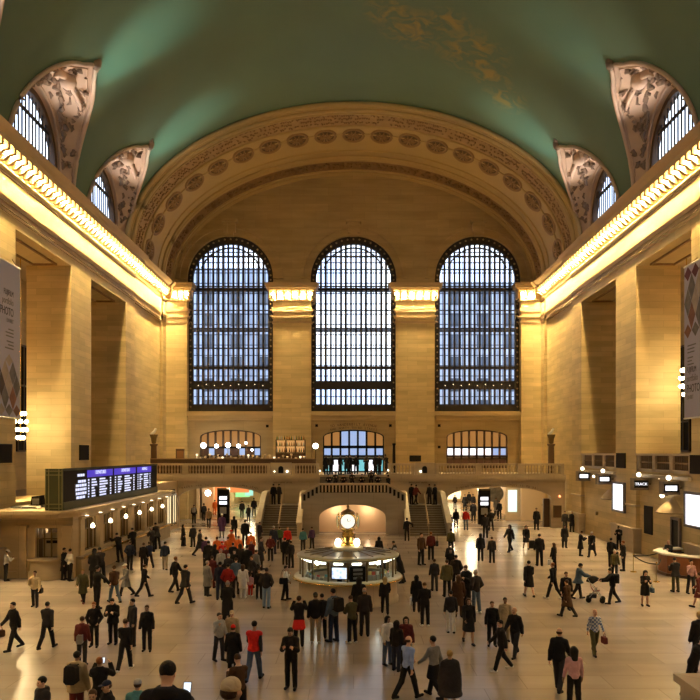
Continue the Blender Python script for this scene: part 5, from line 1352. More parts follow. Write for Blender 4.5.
PC = {'black': (.012, .011, .012), 'dark': (.026, .024, .026), 'navy': (.018, .024, .05), 'brown': (.07, .035, .018), 'maroon': (.11, .022, .022), 'red': (.62, .025, .02), 'orange': (.75, .16, .03),
      'white': (.72, .70, .66), 'dred': (.26, .016, .016), 'cream': (.55, .44, .28), 'grey': (.20, .20, .20), 'lgrey': (.38, .38, .37), 'olive': (.07, .065, .03), 'teal': (.07, .22, .26), 'green': (.06, .12, .05), 'tan': (.30, .20, .11),
      'jeans': (.07, .10, .17), 'ljeans': (.22, .30, .42), 'pink': (.55, .32, .34), 'blue': (.26, .36, .68), 'bluegrey': (.08, .12, .17), 'purple': (.09, .04, .11), 'khaki': (.34, .27, .17), 'plaid': (.22, .26, .36), 'blond': (.42, .28, .11), 'hgrey': (.35, .33, .31), 'hbrown': (.06, .03, .015), 'hblack': (.01, .008, .007), 'ginger': (.25, .09, .03)}
SK = [(.62, .38, .27), (.55, .33, .22), (.42, .25, .16), (.22, .12, .07), (.68, .44, .33)]
def cm(c, pre='cloth'):
    if '%s_%s' % (pre, c) in MATS: return MATS['%s_%s' % (pre, c)]
    m = plain('%s_%s' % (pre, c), PC[c], .85 if pre == 'cloth' else .6, var=.22, scale=9, spec=.2)
    t = m.node_tree; n = t.nodes.new('ShaderNodeTexNoise'); n.inputs['Scale'].default_value = 11 if pre == 'cloth' else 40; n.inputs['Detail'].default_value = 2; n.inputs['Distortion'].default_value = .8
    tc = t.nodes.new('ShaderNodeTexCoord'); t.links.new(tc.outputs['Object'], n.inputs['Vector'])
    bp = t.nodes.new('ShaderNodeBump'); bp.inputs['Strength'].default_value = .6; bp.inputs['Distance'].default_value = .03; t.links.new(n.outputs['Fac'], bp.inputs['Height']); t.links.new(bp.outputs[0], t.nodes['Principled BSDF'].inputs['Normal'])
    return m
m, t, b = nt('cloth_plaid'); setc(b, PC['plaid'], .85); N = t.nodes.new; L = t.links.new
g = N('ShaderNodeTexCoord'); ck = N('ShaderNodeTexChecker'); ck.inputs['Scale'].default_value = 14; ck.inputs['Color1'].default_value = (.10, .14, .30, 1); ck.inputs['Color2'].default_value = (.45, .50, .58, 1)
L(g.outputs['Object'], ck.inputs['Vector']); L(ck.outputs['Color'], b.inputs['Base Color']); MATS['cloth_plaid'] = m
skm = [plain('skin_%d' % i, c, .55, var=.06, scale=12) for i, c in enumerate(SK)]
def get(key, fn):
    if key not in MC: MC[key] = fn()
    return MC[key]
def child(name, me, mat, par):
    if not me.materials: me.materials.append(mat)
    o = bpy.data.objects.new(name, me); COL.objects.link(o); o.parent = par
    o.material_slots[0].link = 'OBJECT'; o.material_slots[0].material = mat; return o
RP = random.Random(77)
FACE = {'c': 0, 'a': 180, 'l': -90, 'r': 90, 'cl': -40, 'cr': 40, 'al': -140, 'ar': 140}
def person(x, y, z, H, face, pose, top, tc_, legs, lc, hair, hc, label, shoes='black', skin=None, group=None):
    sc = H/1.745
    me = get(('b', pose), lambda: m_body(pose)); o = bpy.data.objects.new('person', me); COL.objects.link(o)
    rz = math.radians(FACE[face]+RP.uniform(-9, 9)); o.location = (x, y, z); o.rotation_euler = (0, 0, rz); o.scale = (sc*(1.0), sc, sc)
    o.material_slots[0].link = 'OBJECT'; o.material_slots[0].material = skm[skin if skin is not None else RP.randrange(3)]
    tag(o, 'person in '+label, 'person', group)
    nm = {'vest': 'vest', 'sweater': 'sweater', 'shirt': 'shirt', 'dress': 'dress', 'cloak': 'cloak', 'coat': 'coat', 'parka': 'parka'}.get(top, 'jacket')
    if top == 'vest': child('shirt', get(('t', pose, 'shirt'), lambda: m_top(pose, 'shirt')), cm('dark'), o)
    child(nm, get(('t', pose, top), lambda: m_top(pose, top)), cm(tc_), o)
    if legs == 'skirt': child('skirt', get(('l', pose, 'skirt'), lambda: m_legs(pose, 'skirt')), cm(lc), o); child('tights', get(('l', pose, 'tr2'), lambda: m_legs(pose, 'trousers')), cm('black'), o) if H > 0 else None
    elif legs == 'trousers': child('trousers', get(('l', pose, 'trousers'), lambda: m_legs(pose, 'trousers')), cm(lc), o)
    [child('shoe', get(('s', pose, n_), lambda n_=n_: m_shoes(pose, n_)), cm(shoes), o) for n_ in 'LR']
    if hair:
        h = child({'beanie': 'beanie', 'cap': 'cap', 'hood': 'hood'}.get(hair, 'hair'), get(('h', hair), lambda: m_hair(hair)), cm(hc, 'cloth' if hair in ('beanie', 'cap', 'hood') else 'hair'), o)
        J = jt(pose); h.location = Vector(J['head']); u = J['hup']; h.rotation_euler = (math.atan2(-u[1], u[2])*1.0, 0, 0)
        if hair in ('beanie', 'cap', 'hood') and hair != 'hood': 
            h2 = child('hair', get(('h', 'bald'), lambda: m_hair('bald')), cm('hbrown', 'hair'), o); h2.location = h.location; h2.rotation_euler = h.rotation_euler
    return o
T = 'trousers'
# px, feet row, head row (0: cut off, height assumed), facing, pose, top, colour, legs, colour, hair, colour, label, extras
P_ = []
def A(*a, **k): P_.append((a, k))
# bottom left
A(14, 650, 601, 'cl', 'walka', 'jacket', 'black', T, 'black', 'short', 'hblack', 'black walking with a brown shoulder bag near the left picture edge', bag=('handbag', 'brown', -1))
A(47, 649, 601, 'a', 'walkb', 'jacket', 'dark', T, 'black', 'short', 'hblack', 'dark jacket walking away alone over the bright floor at left')
A(35, 607, 571, 'c', 'bag', 'jacket', 'cream', T, 'dark', 'bun', 'hbrown', 'cream jacket with dark bag walking from the near ticket window', bag=('handbag', 'black', 1))
A(6, 581, 550, 'ar', 'phone', 'shirt', 'white', T, 'dark', 'cap', 'white', 'white shirt and white cap at the ticket office end wall')
A(70, 581, 549, 'ar', 'pocket', 'shirt', 'white', T, 'black', 'short', 'hblack', 'white shirt and black trousers at the ticket office corner')
A(64, 580, 548, 'r', 'stand', 'coat', 'black', T, 'black', 'short', 'hblack', 'long black coat beside the white shirted one at the office corner')
A(83, 603, 569, 'c', 'walka', 'coat', 'olive', T, 'black', 'short', 'blond', 'open grey green cardigan striding forward below the counter', shoes='maroon')
A(97, 609, 566, 'ar', 'point', 'jacket', 'black', T, 'black', 'short', 'hblack', 'all black reaching a hand right, in front of the ticket windows')
A(94, 588, 546, 'a', 'phone', 'parka', 'black', T, 'black', 'hood', 'black', 'black hooded parka at the first ticket window counter')
A(101, 583, 547, 'al', 'lean', 'jacket', 'dark', T, 'black', 'short', 'hblack', 'dark jacket leaning over the counter at the first ticket window')
A(114.5, 603, 565, 'al', 'walka', 'jacket', 'brown', T, 'bluegrey', 'short', 'hbrown', 'brown jacket and blue jeans walking hand outstretched')
A(126, 596, 563, 'cl', 'walkb', 'coat', 'grey', T, 'dark', 'cap', 'white', 'grey coat and white banded cap beside the brown jacket')
A(144, 597, 564, 'ar', 'walkb', 'jacket', 'black', T, 'black', 'short', 'hbrown', 'black jacket with light collar walking right of the grey coat')
A(94, 647, 606, 'c', 'pocket', 'jacket', 'black', T, 'black', 'short', 'ginger', 'black jacket with ginger hair behind the maroon jacket')
A(113, 644, 598, 'c', 'phone', 'parka', 'black', T, 'black', 'short', 'hblack', 'black parka with hands joined, left of the open dark jacket')
A(133, 646, 599, 'cl', 'stand', 'jacket', 'dark', T, 'dark', 'short', 'hblack', 'open dark jacket facing the camera left of the white collar')
A(147, 651, 607, 'c', 'stand', 'jacket', 'black', T, 'black', 'short', 'hbrown', 'black jacket with white collar facing the camera at lower left')
A(125, 671, 618, 'a', 'walkb', 'sweater', 'black', T, 'black', 'short', 'hbrown', 'black sweater walking away with one white shoe sole showing', shoes='white')
A(82, 666, 619, 'a', 'stand', 'jacket', 'maroon', T, 'dark', 'short', 'hbrown', 'maroon jacket seen from behind with a small waist bag', bag=('backpack', 'grey', 2))
A(76.5, 724, 652, 'a', 'stand', 'parka', 'khaki', T, 'maroon', 'short', 'hblack', 'beige coat wearing a big black backpack at lower left', bag=('backpack', 'black', 0))
A(100, 728, 657, 'a', 'photo', 'jacket', 'black', T, 'black', 'short', 'ginger', 'black hooded top raising both arms to take a photo', phone=1)
A(43, 0, 677, 'cl', 'stand', 'parka', 'dark', T, 'dark', 'short', 'hblack', 'dark hooded jacket, head and shoulders only, bottom left')
A(108, 0, 681, 'cl', 'stand', 'jacket', 'black', T, 'black', 'cap', 'navy', 'black jacket and navy cap at the bottom edge, left')
A(93, 0, 690, 'c', 'stand', 'jacket', 'dark', T, 'dark', 'short', 'hbrown', 'brown hair, only the head showing at the bottom edge, left')
A(137.5, 0, 680, 'a', 'stand', 'jacket', 'teal', T, 'dark', 'beanie', 'lgrey', 'teal jacket and pale knitted hat at the bottom edge, left')
# left middle
A(175, 592, 556, 'ar', 'walka', 'jacket', 'black', T, 'black', 'short', 'ginger', 'black jacket with ginger hair striding behind a hooded walker')
A(185, 604, 564, 'ar', 'walkb', 'parka', 'dark', T, 'dark', 'short', 'hblack', 'dark hooded jacket striding right, left of the crowd')
A(165, 570, 541, 'a', 'walka', 'jacket', 'navy', T, 'khaki', 'short', 'hblack', 'navy jacket and khaki trousers walking toward the left arch')
A(207, 596, 561, 'ar', 'stand', 'coat', 'grey', T, 'dark', 'short', 'hgrey', 'grey coat and white hair at the left edge of the crowd')
A(227.5, 628, 581, 'a', 'phone', 'coat', 'black', T, 'black', 'bald', 'hgrey', 'long black coat with bald head holding papers, below the crowd')
A(233, 677, 627, 'a', 'stand', 'coat', 'black', T, 'black', 'beanie', 'red', 'black coat and red knitted hat left of the red vest')
A(232, 658, 611, 'c', 'stand', 'jacket', 'khaki', T, 'grey', 'cap', 'cream', 'beige top and cream cap behind the red knitted hat')
A(219, 661, 627, 'cr', 'bag', 'jacket', 'lgrey', T, 'dark', 'short', 'hblack', 'pale grey jacket standing low left of the beige cap')
A(239, 727, 655, 'al', 'phone', 'sweater', 'brown', T, 'black', 'short', 'hbrown', 'brown patterned sweater below the red knitted hat')
A(254, 681, 620, 'a', 'walkb', 'vest', 'red', T, 'jeans', 'short', 'hblack', 'bright red vest and blue jeans walking away')
A(266.5, 608, 568, 'a', 'pocket', 'jacket', 'dark', T, 'ljeans', 'short', 'hblack', 'dark sweater and light blue jeans right of the crowd', skin=3)
A(243, 598, 567, 'a', 'stand', 'coat', 'white', T, 'white', 'long', 'hbrown', 'long white coat and brown hair in the crowd', shoes='white')
A(250.5, 596, 574, 'a', 'stand', 'jacket', 'pink', T, 'red', 'short', 'hbrown', 'pink jacket, a small child beside the long white coat', shoes='white')
A(259, 599, 569, 'c', 'stand', 'jacket', 'black', T, 'black', 'short', 'hbrown', 'black jacket over white shirt right of the pink child')
A(228, 601, 564, 'a', 'pocket', 'jacket', 'dred', T, 'dark', 'short', 'hblack', 'dark red hooded jacket in the middle of the crowd')
A(220, 600, 562, 'a', 'stand', 'jacket', 'navy', T, 'navy', 'short', 'hblack', 'navy jacket beside the dark red jacket in the crowd')
A(236, 594, 558, 'a', 'stand', 'jacket', 'bluegrey', T, 'dark', 'short', 'hbrown', 'grey blue jacket with hair up, above the long white coat')
A(199.5, 556, 529, 'r', 'walka', 'coat', 'dark', T, 'black', 'short', 'hbrown', 'dark coat stepping toward the orange hats from the left')
A(206, 567, 537, 'a', 'stand', 'jacket', 'purple', T, 'black', 'short', 'hblack', 'dark purple jacket at the back left of the crowd')
for q, (px, fy, hy, w_, c_) in enumerate(((217, 563, 537, 'leftmost of the orange group', 'orange'), (222, 568, 543, 'second from left in the orange group', 'red'), (228, 562, 537, 'in the middle of the orange group', 'orange'), (231, 557, 530, 'rearmost of the orange group', 'orange'), (238.5, 562, 536, 'brightest orange, right in the orange group', 'orange'), (225, 574, 549, 'low front of the orange group', 'maroon'), (251, 559, 532, 'at the far right of the orange group', 'orange'))):
    A(px, fy, hy, 'cr' if q % 2 else 'a', 'stand', 'jacket', c_, T, 'dark', 'beanie' if q % 2 else 'short', 'red' if q % 2 else 'hbrown', ('maroon' if c_ == 'maroon' else c_)+' jacket, '+w_+' in the crowd')
A(251.5, 568, 540, 'cl', 'stand', 'jacket', 'maroon', T, 'dark', 'beanie', 'orange', 'maroon jacket and orange hat at the right of the orange group')
A(208.5, 573, 541, 'a', 'stand', 'parka', 'black', T, 'black', 'short', 'hblack', 'black parka, wide shape at the left of the crowd')
A(214.5, 577, 545, 'a', 'phone', 'jacket', 'black', T, 'black', 'hood', 'black', 'black hooded jacket left of the maroon coat in the crowd')
A(221, 580, 549, 'c', 'stand', 'jacket', 'lgrey', T, 'dark', 'short', 'hgrey', 'light grey jacket with white hair at the crowd centre')
A(228.5, 587, 554, 'a', 'stand', 'jacket', 'dark', T, 'dark', 'short', 'hgrey', 'dark jacket with white hair behind the dark red jacket')
A(234.5, 580, 550, 'c', 'stand', 'coat', 'black', T, 'black', 'short', 'hblack', 'black coat with pale collar in the crowd centre')
A(233, 571, 543, 'a', 'stand', 'parka', 'black', T, 'black', 'short', 'hblack', 'black parka right behind the orange group')
A(240, 575, 544, 'a', 'stand', 'jacket', 'dark', T, 'dark', 'long', 'hbrown', 'dark jacket with long brown hair behind the crowd centre')
A(247, 582, 545, 'a', 'stand', 'coat', 'black', T, 'black', 'short', 'hblack', 'tall black coat at the right centre of the crowd')
A(252, 588, 556, 'cl', 'pocket', 'jacket', 'dark', T, 'black', 'short', 'hbrown', 'dark jacket behind the pink child in the crowd')
A(212, 588, 556, 'a', 'stand', 'coat', 'maroon', T, 'maroon', 'short', 'hbrown', 'maroon coat between the grey coat and navy jacket')
A(256, 580, 550, 'ar', 'stand', 'jacket', 'grey', T, 'black', 'short', 'hbrown', 'grey jacket near the right rear of the crowd')
A(260.5, 570, 537, 'r', 'point', 'coat', 'dark', T, 'black', 'short', 'hbrown', 'dark coat holding an arm out toward the maroon sleeve')
A(270.5, 561, 535, 'c', 'pocket', 'jacket', 'maroon', T, 'black', 'short', 'hblack', 'maroon and black facing the dark coat by the stairs')
A(273.5, 554, 526, 'a', 'stand', 'jacket', 'navy', T, 'navy', 'short', 'hgrey', 'navy jacket with white hair at the foot of the left stairs')
A(279.5, 549, 527, 'a', 'stand', 'jacket', 'green', T, 'black', 'short', 'hbrown', 'green jacket at the foot of the left stairs')
A(287.5, 552, 527, 'c', 'stand', 'jacket', 'red', T, 'dark', 'short', 'ginger', 'red jacket facing out at the foot of the left stairs')
A(285, 565, 538, 'a', 'stand', 'parka', 'black', T, 'black', 'short', 'hblack', 'black parka in front of the red jacket by the stairs')
A(291, 568, 541, 'al', 'stand', 'jacket', 'dark', T, 'black', 'short', 'hblack', 'dark jacket left of the booth beside the black parka')
A(245, 546, 520, 'a', 'stand', 'parka', 'black', T, 'black', 'short', 'hblack', 'black parka standing tall before the left arch')
A(285.5, 600, 566, 'r', 'bag', 'shirt', 'white', T, 'black', 'short', 'hblack', 'white top carrying a large black bag left of the booth', bag=('shoulder_bag', 'black', 3))
A(157, 549, 521, 'al', 'lean', 'parka', 'black', T, 'black', 'short', 'hblack', 'black parka bent over the counter at the last ticket windows')
A(152, 552, 527, 'al', 'phone', 'jacket', 'dark', T, 'black', 'short', 'hgrey', 'dark jacket with white hair at the last ticket windows')
A(143.5, 571, 543, 'a', 'stand', 'jacket', 'black', T, 'black', 'short', 'hbrown', 'black jacket, left of a pair beside the last ticket windows')
A(149.5, 568, 541, 'al', 'walka', 'jacket', 'navy', T, 'black', 'short', 'hbrown', 'navy jacket, right of a pair beside the last ticket windows')
A(183, 546, 525, 'r', 'stand', 'coat', 'black', T, 'black', 'long', 'hblack', 'long black coat standing with a dark suitcase', bag=('suitcase', 'dark', 4))
A(193, 547, 526, 'al', 'stand', 'parka', 'dark', T, 'dark', 'short', 'hblack', 'dark parka facing the owner of the dark suitcase')
A(194, 523, 505, 'a', 'stand', 'jacket', 'dark', T, 'black', 'short', 'hbrown', 'dark jacket with a pale striped backpack under the left arch', bag=('backpack', 'lgrey', 0))
A(203, 514, 496, 'a', 'stand', 'jacket', 'black', T, 'black', 'short', 'hblack', 'black before the orange poster, the farther of two')
A(203.8, 521, 503, 'a', 'walka', 'jacket', 'black', T, 'black', 'short', 'hblack', 'black before the orange poster, the nearer of two')
A(208.8, 528, 508, 'c', 'walka', 'jacket', 'tan', T, 'black', 'short', 'hblack', 'tan jacket walking forward under the left arch')
A(214.8, 515, 500, 'a', 'stand', 'jacket', 'orange', T, 'orange', 'short', 'hblack', 'orange clothes left of the directory sign, left arch')
A(222, 538, 512, 'c', 'stand', 'coat', 'purple', T, 'grey', 'cap', 'white', 'dull purple coat and white hat below the left directory sign')
A(234, 538, 516, 'a', 'walkb', 'parka', 'black', T, 'black', 'hood', 'black', 'black hooded parka walking into the left arch')
A(242, 518, 501, 'a', 'stand', 'jacket', 'black', T, 'black', 'short', 'hblack', 'black jacket before the green glowing panel')
A(248.5, 521, 506, 'al', 'stand', 'coat', 'black', T, 'black', 'short', 'hblack', 'black coat beneath the turquoise glowing panel')
A(254, 516, 498, 'a', 'stand', 'jacket', 'black', T, 'black', 'short', 'hblack', 'black jacket at the right end of the left arch')
A(259.5, 543, 522, 'ar', 'stand', 'jacket', 'dark', T, 'dark', 'short', 'hbrown', 'dark jacket at the outer foot of the left stairs')
A(303, 551, 530, 'a', 'stand', 'jacket', 'teal', T, 'dark', 'short', 'hblack', 'teal jacket behind the booth on its left')
A(312, 549, 531, 'al', 'stand', 'jacket', 'purple', T, 'dark', 'short', 'hbrown', 'purple jacket behind the booth beside the teal jacket')
A(354, 558, 535, 'c', 'stand', 'jacket', 'black', T, 'black', 'short', 'hblack', 'black, head just showing behind the clock')
A(379, 562, 540, 'a', 'stand', 'coat', 'black', T, 'black', 'long', 'hblack', 'black with long dark hair behind the booth on its right')
A(395, 569, 541, 'l', 'phone', 'jacket', 'dark', T, 'dark', 'short', 'hblack', 'dark striped jacket at the right rear of the booth')
A(400, 583, 548, 'l', 'lean', 'coat', 'black', T, 'black', 'short', 'hgrey', 'black coat and pale scarf leaning on the booth counter at right')
A(407, 541, 518, 'a', 'point', 'jacket', 'black', T, 'black', 'short', 'hblack', 'black jacket spreading arms at the foot of the right stairs')
A(117, 562, 534, 'al', 'lean', 'jacket', 'black', T, 'black', 'short', 'hblack', 'black jacket leaning at the second ticket window')
A(133, 556, 528, 'al', 'phone', 'jacket', 'black', T, 'black', 'short', 'hblack', 'black jacket at the third ticket window counter')
A(130, 570, 541, 'a', 'pocket', 'jacket', 'navy', T, 'black', 'short', 'hbrown', 'navy jacket queuing behind the third ticket window')
# below the booth
A(299, 646, 596, 'a', 'photo', 'jacket', 'black', 'skirt', 'red', 'short', 'hbrown', 'black top and red skirt with hands raised to the head')
A(291, 689, 627, 'c', 'phone', 'jacket', 'black', T, 'black', 'short', 'hblack', 'black jacket walking forward looking at a phone, lower centre', phone=1)
A(315.5, 643, 593, 'a', 'stand', 'jacket', 'black', T, 'khaki', 'beanie', 'dark', 'black jacket, khaki trousers and white shoes watching the booth', shoes='white')
A(322, 638, 594, 'a', 'pocket', 'jacket', 'dark', T, 'black', 'short', 'hblack', 'dark jacket half hidden right of the khaki trousers')
A(333.5, 642, 589, 'al', 'stand', 'jacket', 'bluegrey', T, 'navy', 'short', 'hblack', 'blue grey jacket with black backpack below the booth', bag=('backpack', 'black', 0))
A(352, 643, 596, 'al', 'phone', 'jacket', 'olive', T, 'black', 'short', 'hbrown', 'dark olive jacket and white shoes below the booth', shoes='white')
A(364.5, 636, 588, 'a', 'stand', 'jacket', 'dark', T, 'dark', 'bald', 'hgrey', 'dark jacket with bald head below the booth')
A(359, 625, 577, 'a', 'stand', 'coat', 'black', T, 'black', 'long', 'hblack', 'black coat and dark hair close to the booth counter')
A(385, 614, 576, 'a', 'walka', 'jacket', 'black', T, 'black', 'long', 'blond', 'black jacket with long fair hair at the booth front')
A(387.5, 665, 616, 'cr', 'stand', 'jacket', 'white', T, 'jeans', 'long', 'hblack', 'white jacket and blue jeans with long black hair')
A(396.5, 671, 624, 'ar', 'stand', 'jacket', 'black', T, 'navy', 'long', 'hblack', 'black jacket and long dark hair right of the white jacket')
A(406, 666, 618, 'c', 'stand', 'jacket', 'maroon', T, 'black', 'long', 'hblack', 'maroon scarf and top behind the blue shirt')
A(407.5, 699, 635, 'ar', 'walkb', 'shirt', 'blue', T, 'black', 'bald', 'hbrown', 'light blue shirt and dark trousers walking right')
A(416.5, 612, 576, 'a', 'stand', 'coat', 'black', T, 'black', 'long', 'hblack', 'long black coat carrying a white bag right of the booth', bag=('paper_bag', 'white', 1))
A(425, 626, 583, 'a', 'phone', 'jacket', 'black', T, 'black', 'short', 'hbrown', 'black jacket and white shoes right of the long coat', shoes='white')
A(434.5, 591, 560, 'a', 'stand', 'jacket', 'dark', T, 'dark', 'short', 'hbrown', 'dark grey jacket standing alone between stairs and crowd')
A(447, 597, 560, 'a', 'stand', 'parka', 'olive', T, 'black', 'short', 'hbrown', 'olive parka, leftmost of the right centre group')
A(450.5, 578, 551, 'c', 'stand', 'jacket', 'black', T, 'black', 'short', 'hbrown', 'black jacket, rearmost of the right centre group')
A(456, 590, 555, 'a', 'pocket', 'parka', 'black', T, 'black', 'short', 'hblack', 'wide black parka right of the olive parka')
A(458.5, 617, 575, 'a', 'stand', 'coat', 'brown', T, 'brown', 'long', 'hbrown', 'long brown coat in the right centre group')
A(467, 608, 565, 'cl', 'phone', 'parka', 'black', T, 'black', 'short', 'hbrown', 'black parka holding white papers in the right centre group')
A(476, 613, 570, 'al', 'pocket', 'jacket', 'dark', T, 'bluegrey', 'short', 'hgrey', 'rounded dark jacket and grey blue trousers, rightmost of the group', shoes='white')
A(451, 633, 591, 'a', 'stand', 'jacket', 'dark', T, 'white', 'short', 'hblack', 'dark jacket and white trousers')
A(468.5, 644, 597, 'c', 'walka', 'coat', 'black', None, '', 'long', 'hbrown', 'short black coat and bare legs walking in black boots')
A(492, 646, 603, 'c', 'stand', 'jacket', 'black', T, 'black', 'short', 'hbrown', 'black jacket at the left of the suited man and friends')
A(505, 641, 603, 'c', 'stand', 'coat', 'khaki', T, 'khaki', 'short', 'hblack', 'beige coat between the black jacket and the suit', skin=3)
A(515, 657, 606, 'cl', 'walka', 'jacket', 'black', T, 'dark', 'bald', 'ginger', 'dark suit over a white shirt walking left')
A(501.5, 671, 619, 'l', 'walka', 'jacket', 'black', T, 'black', 'short', 'hblack', 'black carrying white papers, striding left in front of the suit', shoes='white')
A(434, 698, 635, 'al', 'walkb', 'sweater', 'grey', 'skirt', 'black', 'short', 'hblack', 'grey sweater and black skirt with a brown handbag', bag=('handbag', 'brown', -1))
A(450, 715, 651, 'a', 'stand', 'cloak', 'dark', None, '', 'bun', 'blond', 'huge dark cloak with fair hair at the bottom, centre right')
A(529, 597, 560, 'a', 'walka', 'coat', 'black', None, '', 'short', 'hblack', 'knee length black coat walking away with a black handbag', bag=('handbag', 'black', -1))
A(553.5, 599, 562, 'al', 'walka', 'jacket', 'black', T, 'black', 'short', 'ginger', 'black jacket and ginger hair left of the stroller party', shoes='white')
A(559, 691, 627, 'ar', 'walka', 'jacket', 'black', T, 'dark', 'bald', 'hbrown', 'black jacket walking with a swinging arm at lower right')
A(574, 712, 647, 'a', 'stand', 'shirt', 'pink', T, 'black', 'long', 'hblack', 'pale pink blouse and black trousers at the bottom, right', skin=3)
A(566, 610, 572, 'c', 'stand', 'jacket', 'black', T, 'black', 'short', 'hbrown', 'black jacket behind the brown knitted top')
A(567.5, 617, 580, 'al', 'walka', 'coat', 'brown', T, 'dark', 'short', 'hbrown', 'brown knitted coat walking left of the stroller')
A(578, 599, 563, 'r', 'push', 'parka', 'bluegrey', T, 'black', 'beanie', 'black', 'grey green parka and black hat pushing the stroller')
A(612.5, 604, 568, 'l', 'push', 'jacket', 'black', T, 'black', 'short', 'hblack', 'black jacket reaching toward the stroller from its right', bag=('backpack', 'black', 0))
A(594.5, 655, 608, 'c', 'walkb', 'shirt', 'plaid', T, 'olive', 'bald', 'hgrey', 'blue checked shirt and white hair carrying a bag', bag=('handbag', 'maroon', 1))
A(645, 606, 570, 'c', 'phone', 'dress', 'black', None, '', 'long', 'hblack', 'black dress looking at a phone, alone near the stanchions', bag=('handbag', 'bluegrey', 1), phone=1)
A(675.5, 592, 558, 'a', 'phone', 'parka', 'dark', T, 'olive', 'short', 'hblack', 'dark jacket and olive trousers at the information desk')
A(691, 594, 560, 'c', 'bag', 'shirt', 'pink', T, 'dark', 'short', 'hblack', 'pale pink shirt carrying a cream coat beside the desk')
A(700, 608, 572, 'al', 'walka', 'coat', 'maroon', None, '', 'short', 'hbrown', 'dark red coat cut by the right picture edge')
A(693, 0, 633, 'cr', 'lean', 'jacket', 'black', T, 'black', 'short', 'hblack', 'black suit and pale shirt bending forward at the lower right corner')
A(700, 671, 612, 'a', 'stand', 'coat', 'black', T, 'black', 'short', 'blond', 'black coat with light collar at the right picture edge')
A(669, 571, 540, 'cl', 'phone', 'shirt', 'black', T, 'black', 'bald', 'hbrown', 'black shirt standing inside the information desk')
# right middle
A(565, 532, 511, 'c', 'stand', 'jacket', 'dark', T, 'dark', 'short', 'hblack', 'dark jacket at the right corner pier, left of two')
A(572, 532, 511, 'c', 'stand', 'coat', 'black', T, 'black', 'short', 'hgrey', 'long black coat at the right corner pier, right of two')
A(564.5, 548, 525, 'c', 'stand', 'coat', 'dark', T, 'black', 'short', 'hblack', 'dark coat in front of the pair at the corner pier')
A(580.5, 556, 531, 'r', 'phone', 'coat', 'black', T, 'black', 'short', 'hbrown', 'black coat lifting a phone near the right wall', phone=1)
A(592, 557, 531, 'cl', 'walkb', 'coat', 'black', T, 'dark', 'cap', 'white', 'black coat and white cap near the right wall')
A(619, 550, 526, 'cl', 'phone', 'jacket', 'black', T, 'black', 'short', 'hblack', 'black leaning beside the pier plinth under the lit screen')
A(611, 567, 538, 'ar', 'bag', 'jacket', 'black', T, 'black', 'short', 'hblack', 'black with a hanging dark bag in the right wall group', bag=('handbag', 'black', -1))
A(614.5, 579, 552, 'c', 'stand', 'jacket', 'olive', T, 'black', 'short', 'hgrey', 'olive jacket in front of the right wall group')
A(623.5, 571, 541, 'l', 'stand', 'jacket', 'black', T, 'black', 'short', 'ginger', 'black suit facing left, right of the wall group')
A(536.5, 530, 508, 'c', 'stand', 'coat', 'black', T, 'black', 'short', 'hblack', 'black coat alone in the dim right end of the right arch')
A(510, 552, 524, 'cl', 'walka', 'jacket', 'dark', T, 'black', 'long', 'hblack', 'dark jacket over a maroon top walking left, right of centre')
A(526, 549, 525, 'c', 'walka', 'coat', 'black', None, '', 'long', 'hblack', 'black coat with a small black suitcase, walking forward', bag=('suitcase', 'black', 4))
A(539.5, 566, 534, 'a', 'stand', 'jacket', 'black', T, 'black', 'short', 'hblack', 'black jacket standing with feet apart in the open, right')
A(554, 570, 544, 'al', 'stand', 'jacket', 'black', T, 'black', 'long', 'hbrown', 'black jacket with a white bag, right of the standing man', bag=('paper_bag', 'white', 1))
A(492, 563, 537, 'a', 'stand', 'jacket', 'dark', T, 'black', 'short', 'hbrown', 'dark jacket, shorter of the two below the right arch')
A(480.5, 561, 534, 'a', 'stand', 'parka', 'black', T, 'black', 'hood', 'black', 'black hooded parka, left of the two below the right arch')
A(496, 516, 497, 'c', 'stand', 'coat', 'grey', T, 'dark', 'short', 'hbrown', 'grey coat before the round poster')
A(499.5, 519, 501, 'a', 'stand', 'jacket', 'black', T, 'black', 'short', 'hbrown', 'black jacket right of the round poster')
A(491, 531, 509, 'a', 'walka', 'jacket', 'black', T, 'black', 'short', 'hbrown', 'black jacket right of the right directory sign')
A(485.5, 538, 513, 'a', 'stand', 'jacket', 'dark', T, 'black', 'short', 'hbrown', 'dark jacket in front of the right directory sign')
A(411.5, 504, 484, 'ar', 'stand', 'jacket', 'black', T, 'black', 'short', 'hblack', 'black at the top of the right flight, inner side', z=ZL, d=62.6)
A(416, 507, 489, 'ar', 'walka', 'jacket', 'maroon', T, 'black', 'short', 'hblack', 'maroon stepping down at the inner side of the right landing', z=ZL, d=62.2)
A(429.5, 504, 485, 'al', 'stand', 'jacket', 'dark', T, 'dark', 'short', 'hbrown', 'dark grey jacket on the right landing, left of two', z=ZL, d=62.8)
A(435, 505, 487, 'al', 'stand', 'jacket', 'black', T, 'black', 'short', 'hblack', 'black jacket on the right landing by the outer wall', z=ZL, d=62.3)
A(273.5, 504, 485, 'a', 'stand', 'jacket', 'black', T, 'black', 'short', 'hblack', 'black jacket on the left landing by the outer wall', z=ZL, d=62.6)
A(279, 505, 489, 'ar', 'stand', 'jacket', 'dark', T, 'dark', 'short', 'hblack', 'dark jacket on the left landing beside another', z=ZL, d=62.8)
A(455, 509, 495, 'a', 'stand', 'jacket', 'black', T, 'black', 'short', 'hblack', 'black deep inside the right passage at its left')
A(465, 511, 494, 'a', 'stand', 'coat', 'black', T, 'black', 'short', 'hblack', 'black coat deep inside the right passage')
A(469, 507, 492, 'a', 'stand', 'jacket', 'dark', T, 'dark', 'short', 'hblack', 'dark jacket deepest inside the right passage')
A(473, 510, 492, 'a', 'walkb', 'parka', 'black', T, 'black', 'short', 'hblack', 'black parka deep in the right passage left of the sign')
